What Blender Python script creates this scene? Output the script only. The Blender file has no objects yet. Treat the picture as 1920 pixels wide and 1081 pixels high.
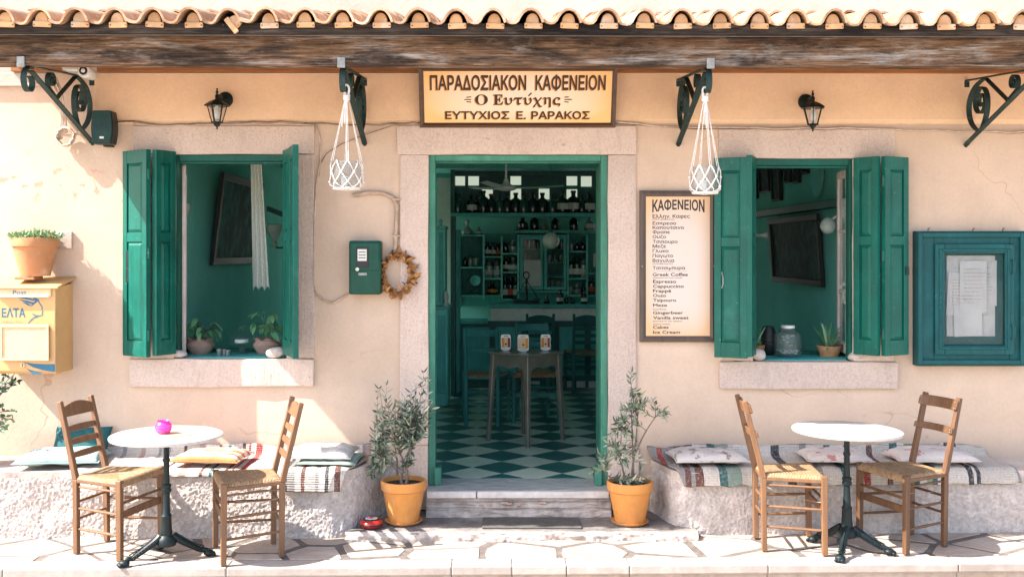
import bpy, bmesh, math, random
from math import sin, cos, pi, sqrt, radians, atan2
from mathutils import Vector, Matrix, noise, geometry
random.seed(7)
SC = bpy.context.scene
COL = SC.collection

# ------------------------------------------------------------------ camera, light, exposure
F, CX, CY, EZ, D0 = 1974.0, 932.0, 470.0, 1.77, 7.0
cam = bpy.data.cameras.new('camera')
cam.sensor_width = 36; cam.lens = F / 1920 * 36
cam.shift_x = (960 - CX) / 1920; cam.shift_y = -(540.5 - CY) / 1920
cam.clip_start = .1; cam.clip_end = 500
camo = bpy.data.objects.new('camera', cam); COL.objects.link(camo)
camo.location = (0, -D0, EZ); camo.rotation_euler = (pi / 2, 0, 0)
SC.camera = camo

SUN_DIR = Vector((.91, .27, -1.0)).normalized()      # the way the light travels
world = bpy.data.worlds.new('World'); SC.world = world; world.use_nodes = True
wn = world.node_tree.nodes; wl = world.node_tree.links
sky = wn.new('ShaderNodeTexSky'); sky.sky_type = 'NISHITA'; sky.sun_disc = False
sky.sun_elevation = math.asin(-SUN_DIR.z)
sky.sun_rotation = atan2(-SUN_DIR.x, -SUN_DIR.y)
sky.air_density = 1.0; sky.dust_density = 2.0; sky.ozone_density = .6
wl.new(sky.outputs[0], wn['Background'].inputs[0])
wn['Background'].inputs[1].default_value = .15
sun = bpy.data.lights.new('sun', 'SUN'); sun.energy = 4.5; sun.angle = radians(.5); sun.color = (1, .955, .905)
suno = bpy.data.objects.new('sun', sun); COL.objects.link(suno); suno.location = (-6, -4, 9)
suno.rotation_euler = SUN_DIR.to_track_quat('-Z', 'Y').to_euler()
SC.view_settings.view_transform = 'Standard'; SC.view_settings.look = 'None'
SC.view_settings.exposure = 2.0; SC.view_settings.gamma = 1.0
SC.view_settings.use_curve_mapping = False
SC.cycles.max_bounces = 10; SC.cycles.diffuse_bounces = 6; SC.cycles.transparent_max_bounces = 12
SC.cycles.sample_clamp_indirect = 6

# ------------------------------------------------------------------ helpers
def S(out=0): return F / (D0 - out)
def X(px, out=0): return (px - CX) / S(out)
def Z(py, out=0): return EZ - (py - CY) / S(out)
def P(px, py, out=0): return Vector((X(px, out), -out, Z(py, out)))

OFF = {}
def thing(name, label, cat, loc=(0, 0, 0), group=None):
    o = bpy.data.objects.new(name, None); COL.objects.link(o)
    o.empty_display_size = .1
    o.location = loc; o['label'] = label; o['category'] = cat
    if group: o['group'] = group
    OFF[o.name] = Vector(loc)
    return o
def tag(o, label, cat, group=None):
    o['label'] = label; o['category'] = cat
    if group: o['group'] = group
    return o
def structure(o): o['kind'] = 'structure'; return o
def stuff(o): o['kind'] = 'stuff'; return o

def link_mesh(name, me, parent=None, loc=(0, 0, 0)):
    o = bpy.data.objects.new(name, me); COL.objects.link(o); o.location = loc
    if parent is not None:
        o.parent = parent; OFF[o.name] = OFF[parent.name]
    else:
        OFF[o.name] = Vector(loc)
    return o
def copy_tree(o, parent=None):
    c = o.copy(); COL.objects.link(c)
    if parent is not None: c.parent = parent; c.matrix_parent_inverse = o.matrix_parent_inverse
    for ch in list(o.children): copy_tree(ch, c)
    OFF[c.name] = OFF.get(o.name, Vector())
    return c

class B:
    """collects shapes and links them as ONE mesh object"""
    def __init__(s): s.v = []; s.f = []; s.m = []; s.mi = 0
    def add(s, vs, fs):
        n = len(s.v); s.v += [Vector(v) for v in vs]
        for f in fs: s.f.append([i + n for i in f]); s.m.append(s.mi)
        return s
    def box(s, x0, x1, y0, y1, z0, z1):
        if x0 > x1: x0, x1 = x1, x0
        if y0 > y1: y0, y1 = y1, y0
        if z0 > z1: z0, z1 = z1, z0
        return s.add([(x0,y0,z0),(x1,y0,z0),(x1,y1,z0),(x0,y1,z0),(x0,y0,z1),(x1,y0,z1),(x1,y1,z1),(x0,y1,z1)],
                     [(0,3,2,1),(4,5,6,7),(0,1,5,4),(1,2,6,5),(2,3,7,6),(3,0,4,7)])
    def bar(s, p, q, w, h, up=(0, 0, 1), w2=None, h2=None):
        p = Vector(p); q = Vector(q); d = (q - p).normalized(); up = Vector(up)
        a = d.cross(up)
        if a.length < 1e-4: a = d.cross(Vector((1, 0, 0)))
        a.normalize(); b = a.cross(d).normalized()
        w2 = w if w2 is None else w2; h2 = h if h2 is None else h2
        vs = []
        for c, ww, hh in ((p, w, h), (q, w2, h2)):
            for sa, sb in ((-1,-1),(1,-1),(1,1),(-1,1)): vs.append(c + a * sa * ww / 2 + b * sb * hh / 2)
        return s.add(vs, [(0,1,2,3),(7,6,5,4),(0,4,5,1),(1,5,6,2),(2,6,7,3),(3,7,4,0)])
    def tube(s, pts, r, n=8, closed=False, flat=None):
        pts = [Vector(p) for p in pts]; m = len(pts)
        rs = r if isinstance(r, (list, tuple)) else [r] * m
        vs = []; prev = None
        for i, p in enumerate(pts):
            if closed: d = pts[(i + 1) % m] - pts[i - 1]
            else: d = pts[min(i + 1, m - 1)] - pts[max(i - 1, 0)]
            if d.length < 1e-9: d = Vector((0, 0, 1))
            d.normalize()
            if prev is None:
                a = d.orthogonal().normalized()
            else:
                a = prev - d * prev.dot(d)
                a = a.normalized() if a.length > 1e-6 else d.orthogonal().normalized()
            prev = a; b = d.cross(a)
            for k in range(n):
                t = 2 * pi * k / n
                vs.append(p + (a * cos(t) + b * sin(t)) * rs[i])
        fs = []
        for i in range(m if closed else m - 1):
            j = (i + 1) % m
            for k in range(n):
                fs.append((i*n+k, i*n+(k+1)%n, j*n+(k+1)%n, j*n+k))
        if not closed:
            fs.append(tuple(range(n))[::-1]); fs.append(tuple(range((m-1)*n, m*n)))
        return s.add(vs, fs)
    def strip(s, pts, w, t, side):
        """flat iron strip along pts: wide along `side`, thin across it"""
        pts = [Vector(p) for p in pts]; side = Vector(side).normalized(); m = len(pts); vs = []
        for i, p in enumerate(pts):
            d = (pts[min(i+1, m-1)] - pts[max(i-1, 0)]).normalized(); nrm = d.cross(side).normalized()
            for a, b in ((-1,-1),(1,-1),(1,1),(-1,1)): vs.append(p + side * a * w / 2 + nrm * b * t / 2)
        fs = [(0,1,2,3), tuple((m-1)*4 + k for k in (3,2,1,0))]
        for i in range(m - 1):
            for k in range(4): fs.append((i*4+k, (i+1)*4+k, (i+1)*4+(k+1)%4, i*4+(k+1)%4))
        return s.add(vs, fs)
    def lathe(s, prof, c=(0, 0, 0), n=24, rot=None, sx=1, sy=1, wave=0, wn=0, a0=0):
        c = Vector(c); vs = []; k0 = len(prof)
        for r, z in prof:
            for k in range(n):
                t = a0 + 2 * pi * k / n
                rr = r * (1 + wave * sin(wn * t)) if wave else r
                v = Vector((rr * cos(t) * sx, rr * sin(t) * sy, z))
                if rot is not None: v = rot @ v
                vs.append(c + v)
        fs = []
        for i in range(k0 - 1):
            for k in range(n): fs.append((i*n+k, i*n+(k+1)%n, (i+1)*n+(k+1)%n, (i+1)*n+k))
        if prof[0][0] > 1e-6: fs.append(tuple(range(n))[::-1])
        if prof[-1][0] > 1e-6: fs.append(tuple(range((k0-1)*n, k0*n)))
        return s.add(vs, fs)
    def prism(s, poly, o, u, v, w):
        """2-D polygon in the frame (o,u,v) pushed along w"""
        o = Vector(o); u = Vector(u); v = Vector(v); w = Vector(w); n = len(poly)
        a = [o + u * p[0] + v * p[1] for p in poly]
        vs = a + [p + w for p in a]
        fs = [tuple(range(n)), tuple(range(2*n - 1, n - 1, -1))]
        for i in range(n): j = (i + 1) % n; fs.append((i, i + n, j + n, j))
        return s.add(vs, fs)
    def grid(s, fn, nu, nv):
        vs = [fn(i / nu, j / nv) for i in range(nu + 1) for j in range(nv + 1)]
        fs = [(i*(nv+1)+j, (i+1)*(nv+1)+j, (i+1)*(nv+1)+j+1, i*(nv+1)+j+1) for i in range(nu) for j in range(nv)]
        return s.add(vs, fs)
    def blob(s, c, rx, ry, rz, n=14, m=9, amp=0, sc=4, rot=None):
        c = Vector(c); vs = []
        for i in range(m + 1):
            t = pi * i / m
            for k in range(n):
                a = 2 * pi * k / n
                v = Vector((sin(t) * cos(a) , sin(t) * sin(a), cos(t)))
                f = 1 + amp * noise.noise(v * sc + c * 10)
                v = Vector((v.x * rx, v.y * ry, v.z * rz)) * f
                if rot is not None: v = rot @ v
                vs.append(c + v)
        fs = [(i*n+k, (i+1)*n+k, (i+1)*n+(k+1)%n, i*n+(k+1)%n) for i in range(m) for k in range(n)]
        return s.add(vs, fs)
    def xf(s, M):
        s.v = [M @ v for v in s.v]; return s
    def mesh(s, name, mats, off=Vector((0, 0, 0)), smooth=False, bevel=0, seg=1, fix=True):
        me = bpy.data.meshes.new(name)
        me.from_pydata([v - off for v in s.v], [], s.f)
        if not isinstance(mats, (list, tuple)): mats = [mats]
        for m in mats: me.materials.append(m)
        me.polygons.foreach_set('material_index', s.m)
        bm = bmesh.new(); bm.from_mesh(me)
        if fix: bmesh.ops.remove_doubles(bm, verts=bm.verts, dist=1e-5); bmesh.ops.recalc_face_normals(bm, faces=bm.faces)
        if bevel:
            es = [e for e in bm.edges if len(e.link_faces) == 2 and e.calc_face_angle(0) > .5]
            bmesh.ops.bevel(bm, geom=es, offset=bevel, segments=seg, affect='EDGES', profile=.6, clamp_overlap=True)
        bm.to_mesh(me); bm.free()
        if smooth:
            me.shade_smooth()
            if smooth != 'all': me.set_sharp_from_angle(angle=radians(smooth if smooth is not True else 38))
        return me
    def build(s, name, mats, parent=None, org=None, **k):
        off = OFF[parent.name] if parent is not None else (Vector(org) if org is not None else Vector())
        o = link_mesh(name, s.mesh(name, mats, off, **k), parent)
        if parent is None and org is not None: o.location = org; OFF[o.name] = Vector(org)
        return o

def box(name, m, parent, x0, x1, y0, y1, z0, z1, bevel=0, **k):
    return B().box(x0, x1, y0, y1, z0, z1).build(name, m, parent, bevel=bevel, **k)

# ------------------------------------------------------------------ materials
def srgb(r, g, b):
    f = lambda c: (c/255/12.92 if c/255 <= .04045 else ((c/255 + .055)/1.055)**2.4)
    return (f(r), f(g), f(b))
class NT:
    def __init__(s, name):
        s.m = bpy.data.materials.new(name); s.m.use_nodes = True; s.t = s.m.node_tree
        s.p = s.t.nodes['Principled BSDF']; s._c = None
    def n(s, ty, **k):
        nd = s.t.nodes.new(ty)
        for a, v in k.items(): setattr(nd, a, v)
        return nd
    def l(s, a, b): s.t.links.new(a, b)
    def coord(s, scale=(1, 1, 1), rnd=True):
        tc = s.n('ShaderNodeTexCoord'); mp = s.n('ShaderNodeMapping'); mp.inputs['Scale'].default_value = scale
        if rnd:
            oi = s.n('ShaderNodeObjectInfo'); mu = s.n('ShaderNodeMath', operation='MULTIPLY'); mu.inputs[1].default_value = 23
            ad = s.n('ShaderNodeVectorMath', operation='ADD')
            s.l(oi.outputs['Random'], mu.inputs[0]); s.l(tc.outputs['Object'], ad.inputs[0]); s.l(mu.outputs[0], ad.inputs[1])
            s.l(ad.outputs[0], mp.inputs[0])
        else: s.l(tc.outputs['Object'], mp.inputs[0])
        return mp.outputs[0]
    def noise(s, scale, co, det=6, rough=.6, dist=0):
        nd = s.n('ShaderNodeTexNoise'); nd.inputs['Scale'].default_value = scale; nd.inputs['Detail'].default_value = det
        nd.inputs['Roughness'].default_value = rough; nd.inputs['Distortion'].default_value = dist
        s.l(co, nd.inputs['Vector']); return nd.outputs[0]
    def ramp(s, fac, stops, interp='LINEAR'):
        r = s.n('ShaderNodeValToRGB'); r.color_ramp.interpolation = interp
        e = r.color_ramp.elements
        while len(e) < len(stops): e.new(.5)
        for el, (p, c) in zip(e, stops):
            el.position = p; el.color = (*c, 1) if len(c) == 3 else c
        s.l(fac, r.inputs[0]); return r.outputs[0]
    def mix(s, fac, a, b, blend='MIX'):
        m = s.n('ShaderNodeMix', data_type='RGBA', blend_type=blend)
        for v, i in ((fac, 0), (a, 6), (b, 7)):
            if isinstance(v, (int, float)): m.inputs[i].default_value = v
            elif isinstance(v, tuple): m.inputs[i].default_value = (*v, 1)
            else: s.l(v, m.inputs[i])
        return m.outputs[2]
    def math(s, op, a, b=None):
        m = s.n('ShaderNodeMath', operation=op)
        for v, i in ((a, 0), (b, 1)):
            if v is None: continue
            if isinstance(v, (int, float)): m.inputs[i].default_value = v
            else: s.l(v, m.inputs[i])
        return m.outputs[0]
    def bump(s, h, strength=.3, dist=.01, prev=None):
        b = s.n('ShaderNodeBump'); b.inputs['Strength'].default_value = strength; b.inputs['Distance'].default_value = dist
        s.l(h, b.inputs['Height'])
        if prev is not None: s.l(prev, b.inputs['Normal'])
        s.l(b.outputs[0], s.p.inputs['Normal']); return b.outputs[0]
    def color(s, c):
        if isinstance(c, tuple): s.p.inputs['Base Color'].default_value = (*c, 1)
        else: s.l(c, s.p.inputs['Base Color'])
    def rnd_value(s, col, amt):
        oi = s.n('ShaderNodeObjectInfo'); h = s.n('ShaderNodeHueSaturation')
        v = s.math('MULTIPLY_ADD', oi.outputs['Random'], amt * 2); v.node.inputs[2].default_value = 1 - amt
        s.l(v, h.inputs['Value']); s.l(col, h.inputs['Color']); return h.outputs[0]
def mat(name, c, c2=None, rough=.75, scale=7, var=.25, bump=.25, bs=70, bd=.003, metal=0, rnd=0, st=(1, 1, 1), spec=.4, lo=.38, hi=.62, dirt=None, coat=0):
    t = NT(name); co = t.coord(st); c2 = c2 or tuple(x * (1 - var) for x in c)
    nz = t.noise(scale, co, 8)
    col = t.ramp(nz, [(lo, c), (hi, c2)])
    fine = t.noise(bs * .6, co, 4)
    col = t.mix(.35, col, t.ramp(fine, [(.3, (.55, .55, .55)), (.7, (1, 1, 1))]), 'MULTIPLY')
    if dirt:
        d = t.noise(scale * .45, co, 10, .7)
        col = t.mix(t.ramp(d, [(.52, (0, 0, 0)), (.68, (1, 1, 1))]), col, dirt)
    if rnd: col = t.rnd_value(col, rnd)
    t.color(col)
    t.p.inputs['Roughness'].default_value = rough; t.p.inputs['Metallic'].default_value = metal
    t.p.inputs['Specular IOR Level'].default_value = spec; t.p.inputs['Coat Weight'].default_value = coat
    if bump: t.bump(t.noise(bs, co, 6), bump, bd)
    return t.m
def glass(name, col=(1, 1, 1), rough=.02, thin=.75):
    """window pane or vessel: part transmission, part see-through so that light still gets in"""
    t = NT(name); t.p.inputs['Base Color'].default_value = (*col, 1); t.p.inputs['Roughness'].default_value = rough
    t.p.inputs['Transmission Weight'].default_value = 0
    t.p.inputs['Specular IOR Level'].default_value = .8
    t.p.inputs['Alpha'].default_value = 1 - thin
    return t.m

M = {}
def plaster(name, a, b, stain, peel=False):
    t = NT(name); co = t.coord(rnd=False)
    big = t.noise(1.3, co, 9, .66); col = t.ramp(big, [(.38, a), (.62, tuple(x * .95 for x in b))])
    g = t.noise(3.2, co, 9, .7); col = t.mix(t.ramp(g, [(.56, (0, 0, 0)), (.8, (.55, .55, .55))]), col, stain)
    f = t.noise(45, co, 5, .6); col = t.mix(.22, col, t.ramp(f, [(.3, (.7, .68, .66)), (.65, (1, 1, 1))]), 'MULTIPLY')
    if peel:
        sx = t.n('ShaderNodeSeparateXYZ'); t.l(co, sx.inputs[0])
        mx = t.ramp(t.math('MULTIPLY_ADD', sx.outputs[0], 1.0), [(0, (1, 1, 1)), (1, (0, 0, 0))])
        m1 = t.ramp(t.math('ADD', sx.outputs[0], 3.45), [(.0, (0, 0, 0)), (.12, (1, 1, 1)), (.78, (1, 1, 1)), (.86, (0, 0, 0))])
        m2 = t.ramp(t.math('SUBTRACT', sx.outputs[2], 2.05), [(.0, (0, 0, 0)), (.1, (1, 1, 1)), (.32, (1, 1, 1)), (.4, (0, 0, 0))])
        pn = t.ramp(t.noise(11, co, 3, .55), [(.60, (0, 0, 0)), (.615, (1, 1, 1))])
        mk = t.math('MULTIPLY', t.math('MULTIPLY', m1, m2), pn)
        col = t.mix(mk, col, (.52, .27, .19))
        # damp rise near the bench
        zz = t.ramp(t.math('ADD', t.math('MULTIPLY', sx.outputs[2], 1.0), t.math('MULTIPLY', big, .25)), [(.52, (.75, .75, .75)), (.72, (0, 0, 0))])
        col = t.mix(t.math('MULTIPLY', zz, .7), col, tuple(x * .8 for x in stain))
        dr = t.ramp(t.noise(5, t.coord((1.6, 1, .16), rnd=False), 8, .7), [(.55, (0, 0, 0)), (.75, (.4, .4, .4))]); col = t.mix(dr, col, stain)
        # thin dark crack lines
        v = t.n('ShaderNodeTexVoronoi', feature='DISTANCE_TO_EDGE'); v.inputs['Scale'].default_value = .9
        dv = t.n('ShaderNodeVectorMath', operation='ADD'); nn = t.n('ShaderNodeTexNoise'); nn.inputs['Scale'].default_value = 4
        t.l(co, nn.inputs['Vector']); sc_ = t.n('ShaderNodeVectorMath', operation='SCALE'); sc_.inputs['Scale'].default_value = .3; t.l(nn.outputs[1], sc_.inputs[0]); t.l(co, dv.inputs[0]); t.l(sc_.outputs[0], dv.inputs[1]); t.l(dv.outputs[0], v.inputs['Vector'])
        cr = t.ramp(v.outputs[0], [(.0, (1, 1, 1)), (.004, (0, 0, 0))])
        cm = t.ramp(t.noise(1.7, co, 2), [(.50, (0, 0, 0)), (.56, (.5, .5, .5))])
        col = t.mix(t.math('MULTIPLY', cr, cm), col, srgb(150, 110, 90))
    t.color(col); t.p.inputs['Roughness'].default_value = .92; t.p.inputs['Specular IOR Level'].default_value = .2
    b1 = t.bump(t.noise(4.0, co, 5, .55), .35, .010); b2 = t.bump(t.noise(55, co, 6, .65), .5, .004, b1)
    return t.m
M['wall'] = plaster('wall_plaster', (.60, .445, .335), (.54, .40, .30), (.43, .33, .265), True)
M['band'] = plaster('frieze_plaster', (.74, .51, .33), (.68, .47, .305), (.53, .39, .28))  # more orange than the wall: warm light up there put into the colour
M['pale'] = plaster('pale_plaster', (.47, .385, .325), (.42, .34, .285), (.32, .25, .205))
def hewn():
    t = NT('surround_stone'); co = t.coord()
    col = t.ramp(t.noise(2.2, co, 8, .6), [(.3, (.62, .49, .41)), (.7, (.53, .41, .345))])
    sp = t.noise(75, co, 6, .75); col = t.mix(.38, col, t.ramp(sp, [(.36, (.45, .42, .40)), (.56, (1, 1, 1))]), 'MULTIPLY')
    st = t.ramp(t.noise(5, t.coord((1.6, 1.6, .5)), 9, .7), [(.54, (0, 0, 0)), (.72, (.6, .6, .6))]); col = t.mix(st, col, (.40, .31, .26))
    pt = t.ramp(t.noise(26, co, 3, .5), [(.70, (0, 0, 0)), (.72, (.6, .6, .6))]); col = t.mix(pt, col, (.30, .22, .18))
    col = t.rnd_value(col, .07); t.color(col); t.p.inputs['Roughness'].default_value = .95; t.p.inputs['Specular IOR Level'].default_value = .15
    tc = t.coord(); mp = t.n('ShaderNodeMapping'); mp.inputs['Rotation'].default_value = (0, .75, 0); mp.inputs['Scale'].default_value = (70, 20, 9); t.l(tc, mp.inputs[0])
    b1 = t.bump(t.noise(1, mp.outputs[0], 3, .5), .7, .006); b2 = t.bump(sp, .8, .005, b1); t.bump(t.noise(9, co, 5), .5, .01, b2); return t.m
M['stone'] = hewn()
M['roughstone'] = mat('rough_render', (.56, .48, .43), (.42, .355, .315), rough=.97, scale=30, bump=1, bs=120, bd=.006, dirt=(.60, .52, .47), spec=.1, lo=.36, hi=.62)
M['cap'] = mat('bench_cap', (.56, .47, .41), (.47, .39, .34), rough=.93, scale=6, bump=.6, bs=45, bd=.005, dirt=(.34, .27, .23), spec=.15)
M['cement'] = mat('grey_cement', (.23, .195, .17), (.12, .105, .095), rough=.9, scale=6, bump=.8, bs=60, bd=.006, dirt=(.33, .27, .23))
M['edge'] = mat('worn_step_edge', (.50, .41, .355), (.34, .27, .23), rough=.95, scale=13, bump=.8, bs=40, bd=.007, dirt=(.20, .16, .14))
M['marble_grey'] = mat('grey_marble', (.46, .45, .42), (.27, .275, .265), rough=.5, scale=9, bump=.2, bs=50, st=(1, 3.5, 3), dirt=(.45, .43, .40))
M['marble_edge'] = mat('marble_edge', (.70, .61, .55), (.58, .50, .45), rough=.7, scale=9, bump=.4, bs=50, bd=.003)
M['mortar'] = mat('joint_mortar', (.16, .13, .11), (.10, .08, .07), rough=.97, scale=18, bump=.8, bs=80, bd=.004)
M['kerb'] = mat('kerb_stone', (.37, .315, .275), (.31, .26, .225), rough=.9, scale=6, bump=.5, bs=45, bd=.003, rnd=.06, dirt=(.25, .205, .175))
M['kerbface'] = mat('kerb_face', (.42, .33, .27), (.33, .26, .21), rough=.95, scale=12, bump=.5, bs=55, bd=.004)
M['street'] = mat('street_paving', (.44, .37, .30), (.38, .315, .255), rough=.95, scale=2, bump=.4, bs=40, bd=.004)
def paving():
    t = NT('crazy_paving_stone'); co = t.coord((1, 1, 1))
    w = t.noise(3.5, co, 8, .6, 1.2); col = t.ramp(w, [(.3, (.42, .35, .295)), (.5, (.33, .26, .21)), (.7, (.43, .365, .31))])
    vn = t.ramp(t.noise(2.2, t.coord((1, 3.2, 1)), 10, .65, 2.5), [(.47, (0, 0, 0)), (.5, (1, 1, 1)), (.53, (0, 0, 0))])
    col = t.mix(t.math('MULTIPLY', vn, .45), col, (.33, .19, .105))
    col = t.mix(t.ramp(t.noise(2.0, co, 5), [(.55, (0, 0, 0)), (.75, (.5, .5, .5))]), col, (.36, .245, .165))
    sn = t.ramp(t.noise(1.6, t.coord(rnd=False), 9, .75), [(.52, (0, 0, 0)), (.68, (.55, .55, .55))]); col = t.mix(sn, col, (.24, .19, .155))
    gr = t.noise(90, co, 5, .7); col = t.mix(.35, col, t.ramp(gr, [(.34, (.4, .38, .36)), (.52, (1, 1, 1))]), 'MULTIPLY')
    col = t.rnd_value(col, .12); t.color(col); t.p.inputs['Roughness'].default_value = .7
    t.bump(t.noise(28, co, 8, .6), .4, .004); return t.m
M['paving'] = paving()

def paint(name, c, rough=.45, chip=None, amt=.66, coat=0, bs=26):
    t = NT(name); co = t.coord()
    col = t.ramp(t.noise(4, co, 7, .65), [(.3, tuple(x * 1.12 for x in c)), (.7, tuple(x * .72 for x in c))])
    dr = t.noise(9, t.coord((3.5, 3.5, .35)), 7, .7)
    col = t.mix(.5, col, t.ramp(dr, [(.35, (.55, .58, .58)), (.62, (1.1, 1.1, 1.1))]), 'MULTIPLY')
    if chip:
        fd = t.ramp(t.noise(2.6, co, 8, .7), [(.56, (0, 0, 0)), (.78, (.22, .22, .22))]); col = t.mix(fd, col, chip)
        k = t.ramp(t.noise(46, co, 9, .78), [(amt, (0, 0, 0)), (amt + .03, (.9, .9, .9))])
        col = t.mix(k, col, chip)
    t.color(col); t.p.inputs['Coat Weight'].default_value = coat; t.p.inputs['Specular IOR Level'].default_value = .28
    rr = t.math('MULTIPLY_ADD', dr, .35); rr.node.inputs[2].default_value = rough - .12; t.l(rr, t.p.inputs['Roughness'])
    b1 = t.bump(t.noise(bs, t.coord((1, 1, .25)), 6), .35, .004); t.bump(t.noise(90, t.coord((1, 1, .12)), 4), .25, .0015, b1); return t.m
M['green'] = paint('green_shutter_paint', (.001, .098, .070), .38, (.12, .33, .27), .625)
M['green_dark'] = paint('green_frame_paint', (.002, .08, .055), .42, (.2, .38, .30), .64)
M['green_pale'] = paint('pale_green_door_paint', (.055, .22, .15), .5, (.25, .42, .33), .66)
M['teal'] = paint('teal_notice_paint', (.004, .075, .078), .5, (.03, .16, .155), .60)
M['meter'] = paint('meter_box_paint', (.001, .058, .036), .35, (.15, .28, .22), .70)
M['iron'] = paint('wrought_iron', (.012, .034, .031), .55, (.09, .085, .07), .58)
M['black_iron'] = paint('cast_iron', (.005, .012, .013), .42, (.03, .04, .04), .62)
M['lamp_iron'] = paint('lantern_metal', (.003, .013, .012), .35)
M['zinc'] = mat('clip_metal', (.34, .33, .31), rough=.5, metal=.5, scale=25)
M['white_casement'] = paint('casement_white', (.66, .58, .53), .5, (.40, .35, .30), .67)
M['cream_cable'] = mat('cream_cable', (.58, .47, .38), (.42, .31, .23), scale=14, rough=.7)
M['brown_cable'] = mat('brown_cable', (.16, .10, .07), (.33, .23, .16), scale=12, rough=.8)
M['conduit'] = mat('conduit', (.50, .37, .28), (.38, .27, .19), scale=20, rough=.7)
M['terracotta'] = mat('terracotta', (.66, .27, .06), (.56, .23, .06), rough=.85, scale=5, bump=.35, bs=40, dirt=(.58, .38, .23), st=(1, 1, .6))
M['terracotta_old'] = mat('old_terracotta', (.45, .20, .085), (.36, .165, .075), rough=.85, scale=6, bump=.4, bs=40, dirt=(.55, .36, .22))
M['tile'] = mat('roof_tile', (.41, .245, .145), (.32, .17, .09), rough=.9, scale=9, bump=.5, bs=45, bd=.004, rnd=.22, dirt=(.44, .34, .25))
M['tileblock'] = mat('eave_block', (.62, .36, .17), (.52, .30, .155), rough=.9, scale=12, bump=.5, bs=45, rnd=.10, dirt=(.62, .48, .36))
M['dirty_brick'] = mat('dirty_brick', (.50, .27, .17), (.40, .30, .24), rough=.95, scale=20, bump=.8, dirt=(.45, .38, .33))
M['soil'] = mat('soil', (.035, .026, .02), (.015, .011, .009), rough=1, scale=30, bump=1, bs=60, bd=.01)
M['pebble'] = mat('white_pebble', (.58, .52, .46), (.44, .38, .33), rough=.7, scale=14, bump=.2, dirt=(.35, .29, .25))

def beam_mat(name, dark, mid, light, hot):
    t = NT(name); co = t.coord((.75, 6, 6.5), rnd=False)
    n1 = t.noise(2.6, co, 10, .68, .6)
    col = t.ramp(n1, [(.28, dark), (.42, mid), (.52, hot), (.64, light)])
    big = t.ramp(t.noise(2.0, t.coord((.8, 2, 3), rnd=False), 7, .65), [(.48, (0, 0, 0)), (.60, (.9, .9, .9))])
    col = t.mix(big, col, t.ramp(t.noise(9, co, 8, .7), [(.42, tuple(x * .5 for x in dark)), (.66, mid)]))
    st = t.ramp(t.noise(12, t.coord((.35, 9, 9), rnd=False), 8, .7), [(.44, (.35, .32, .3)), (.58, (1, 1, 1))])
    col = t.mix(.7, col, st, 'MULTIPLY')
    pale = t.ramp(t.noise(4.5, t.coord((.8, 1.5, 2.4), rnd=False), 10, .75), [(.55, (0, 0, 0)), (.72, (.65, .65, .65))])
    col = t.mix(pale, col, light)
    v = t.n('ShaderNodeTexVoronoi'); v.inputs['Scale'].default_value = 2.6
    t.l(t.coord((.75, 2, 2.2), rnd=False), v.inputs['Vector'])
    kn = t.ramp(v.outputs[0], [(.05, (1, 1, 1)), (.16, (0, 0, 0))])
    col = t.mix(t.math('MULTIPLY', kn, .85), col, tuple(x * .5 for x in dark))
    ck = t.ramp(t.noise(7, t.coord((.22, 5, 9), rnd=False), 5, .6, .4), [(.482, (0, 0, 0)), (.495, (1, 1, 1)), (.505, (1, 1, 1)), (.518, (0, 0, 0))])
    col = t.mix(t.math('MULTIPLY', ck, .85), col, tuple(x * .3 for x in dark))
    t.color(col); t.p.inputs['Roughness'].default_value = .9; t.p.inputs['Specular IOR Level'].default_value = .15
    b = t.bump(st, .5, .004); t.bump(n1, .5, .008, b); return t.m
M['beam'] = beam_mat('weathered_beam', (.036, .029, .026), (.11, .075, .055), (.36, .32, .29), (.24, .135, .075))
M['fascia'] = beam_mat('dark_fascia', (.02, .018, .018), (.045, .035, .03), (.12, .10, .09), (.06, .045, .035))
M['soffit'] = mat('soffit_board', (.34, .135, .04), (.22, .085, .03), rough=.8, scale=5, st=(.5, 6, 6), bump=.3, bs=40)
def wood(name, a, b, rough=.5, sc=(9, 9, .9), coat=0):
    t = NT(name); co = t.coord(sc)
    n = t.noise(3, co, 8, .6, .8); col = t.ramp(n, [(.3, a), (.7, b)])
    col = t.mix(.4, col, t.ramp(t.noise(14, co, 6, .7), [(.35, (.55, .5, .45)), (.65, (1, 1, 1))]), 'MULTIPLY')
    col = t.rnd_value(col, .07)
    t.color(col); t.p.inputs['Roughness'].default_value = rough; t.p.inputs['Coat Weight'].default_value = coat
    t.bump(n, .2, .002); return t.m
M['chair'] = wood('chair_beech', (.20, .095, .040), (.12, .055, .023), .55)
M['chair_dark'] = wood('chair_beech_worn', (.155, .072, .030), (.085, .038, .016), .55)
M['frame_wood'] = wood('sign_frame_wood', (.10, .048, .024), (.055, .026, .014), .4, (.9, 9, 9))
M['menu_wood'] = wood('menu_frame_wood', (.10, .062, .04), (.05, .034, .026), .5, (9, 9, .9))
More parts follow.
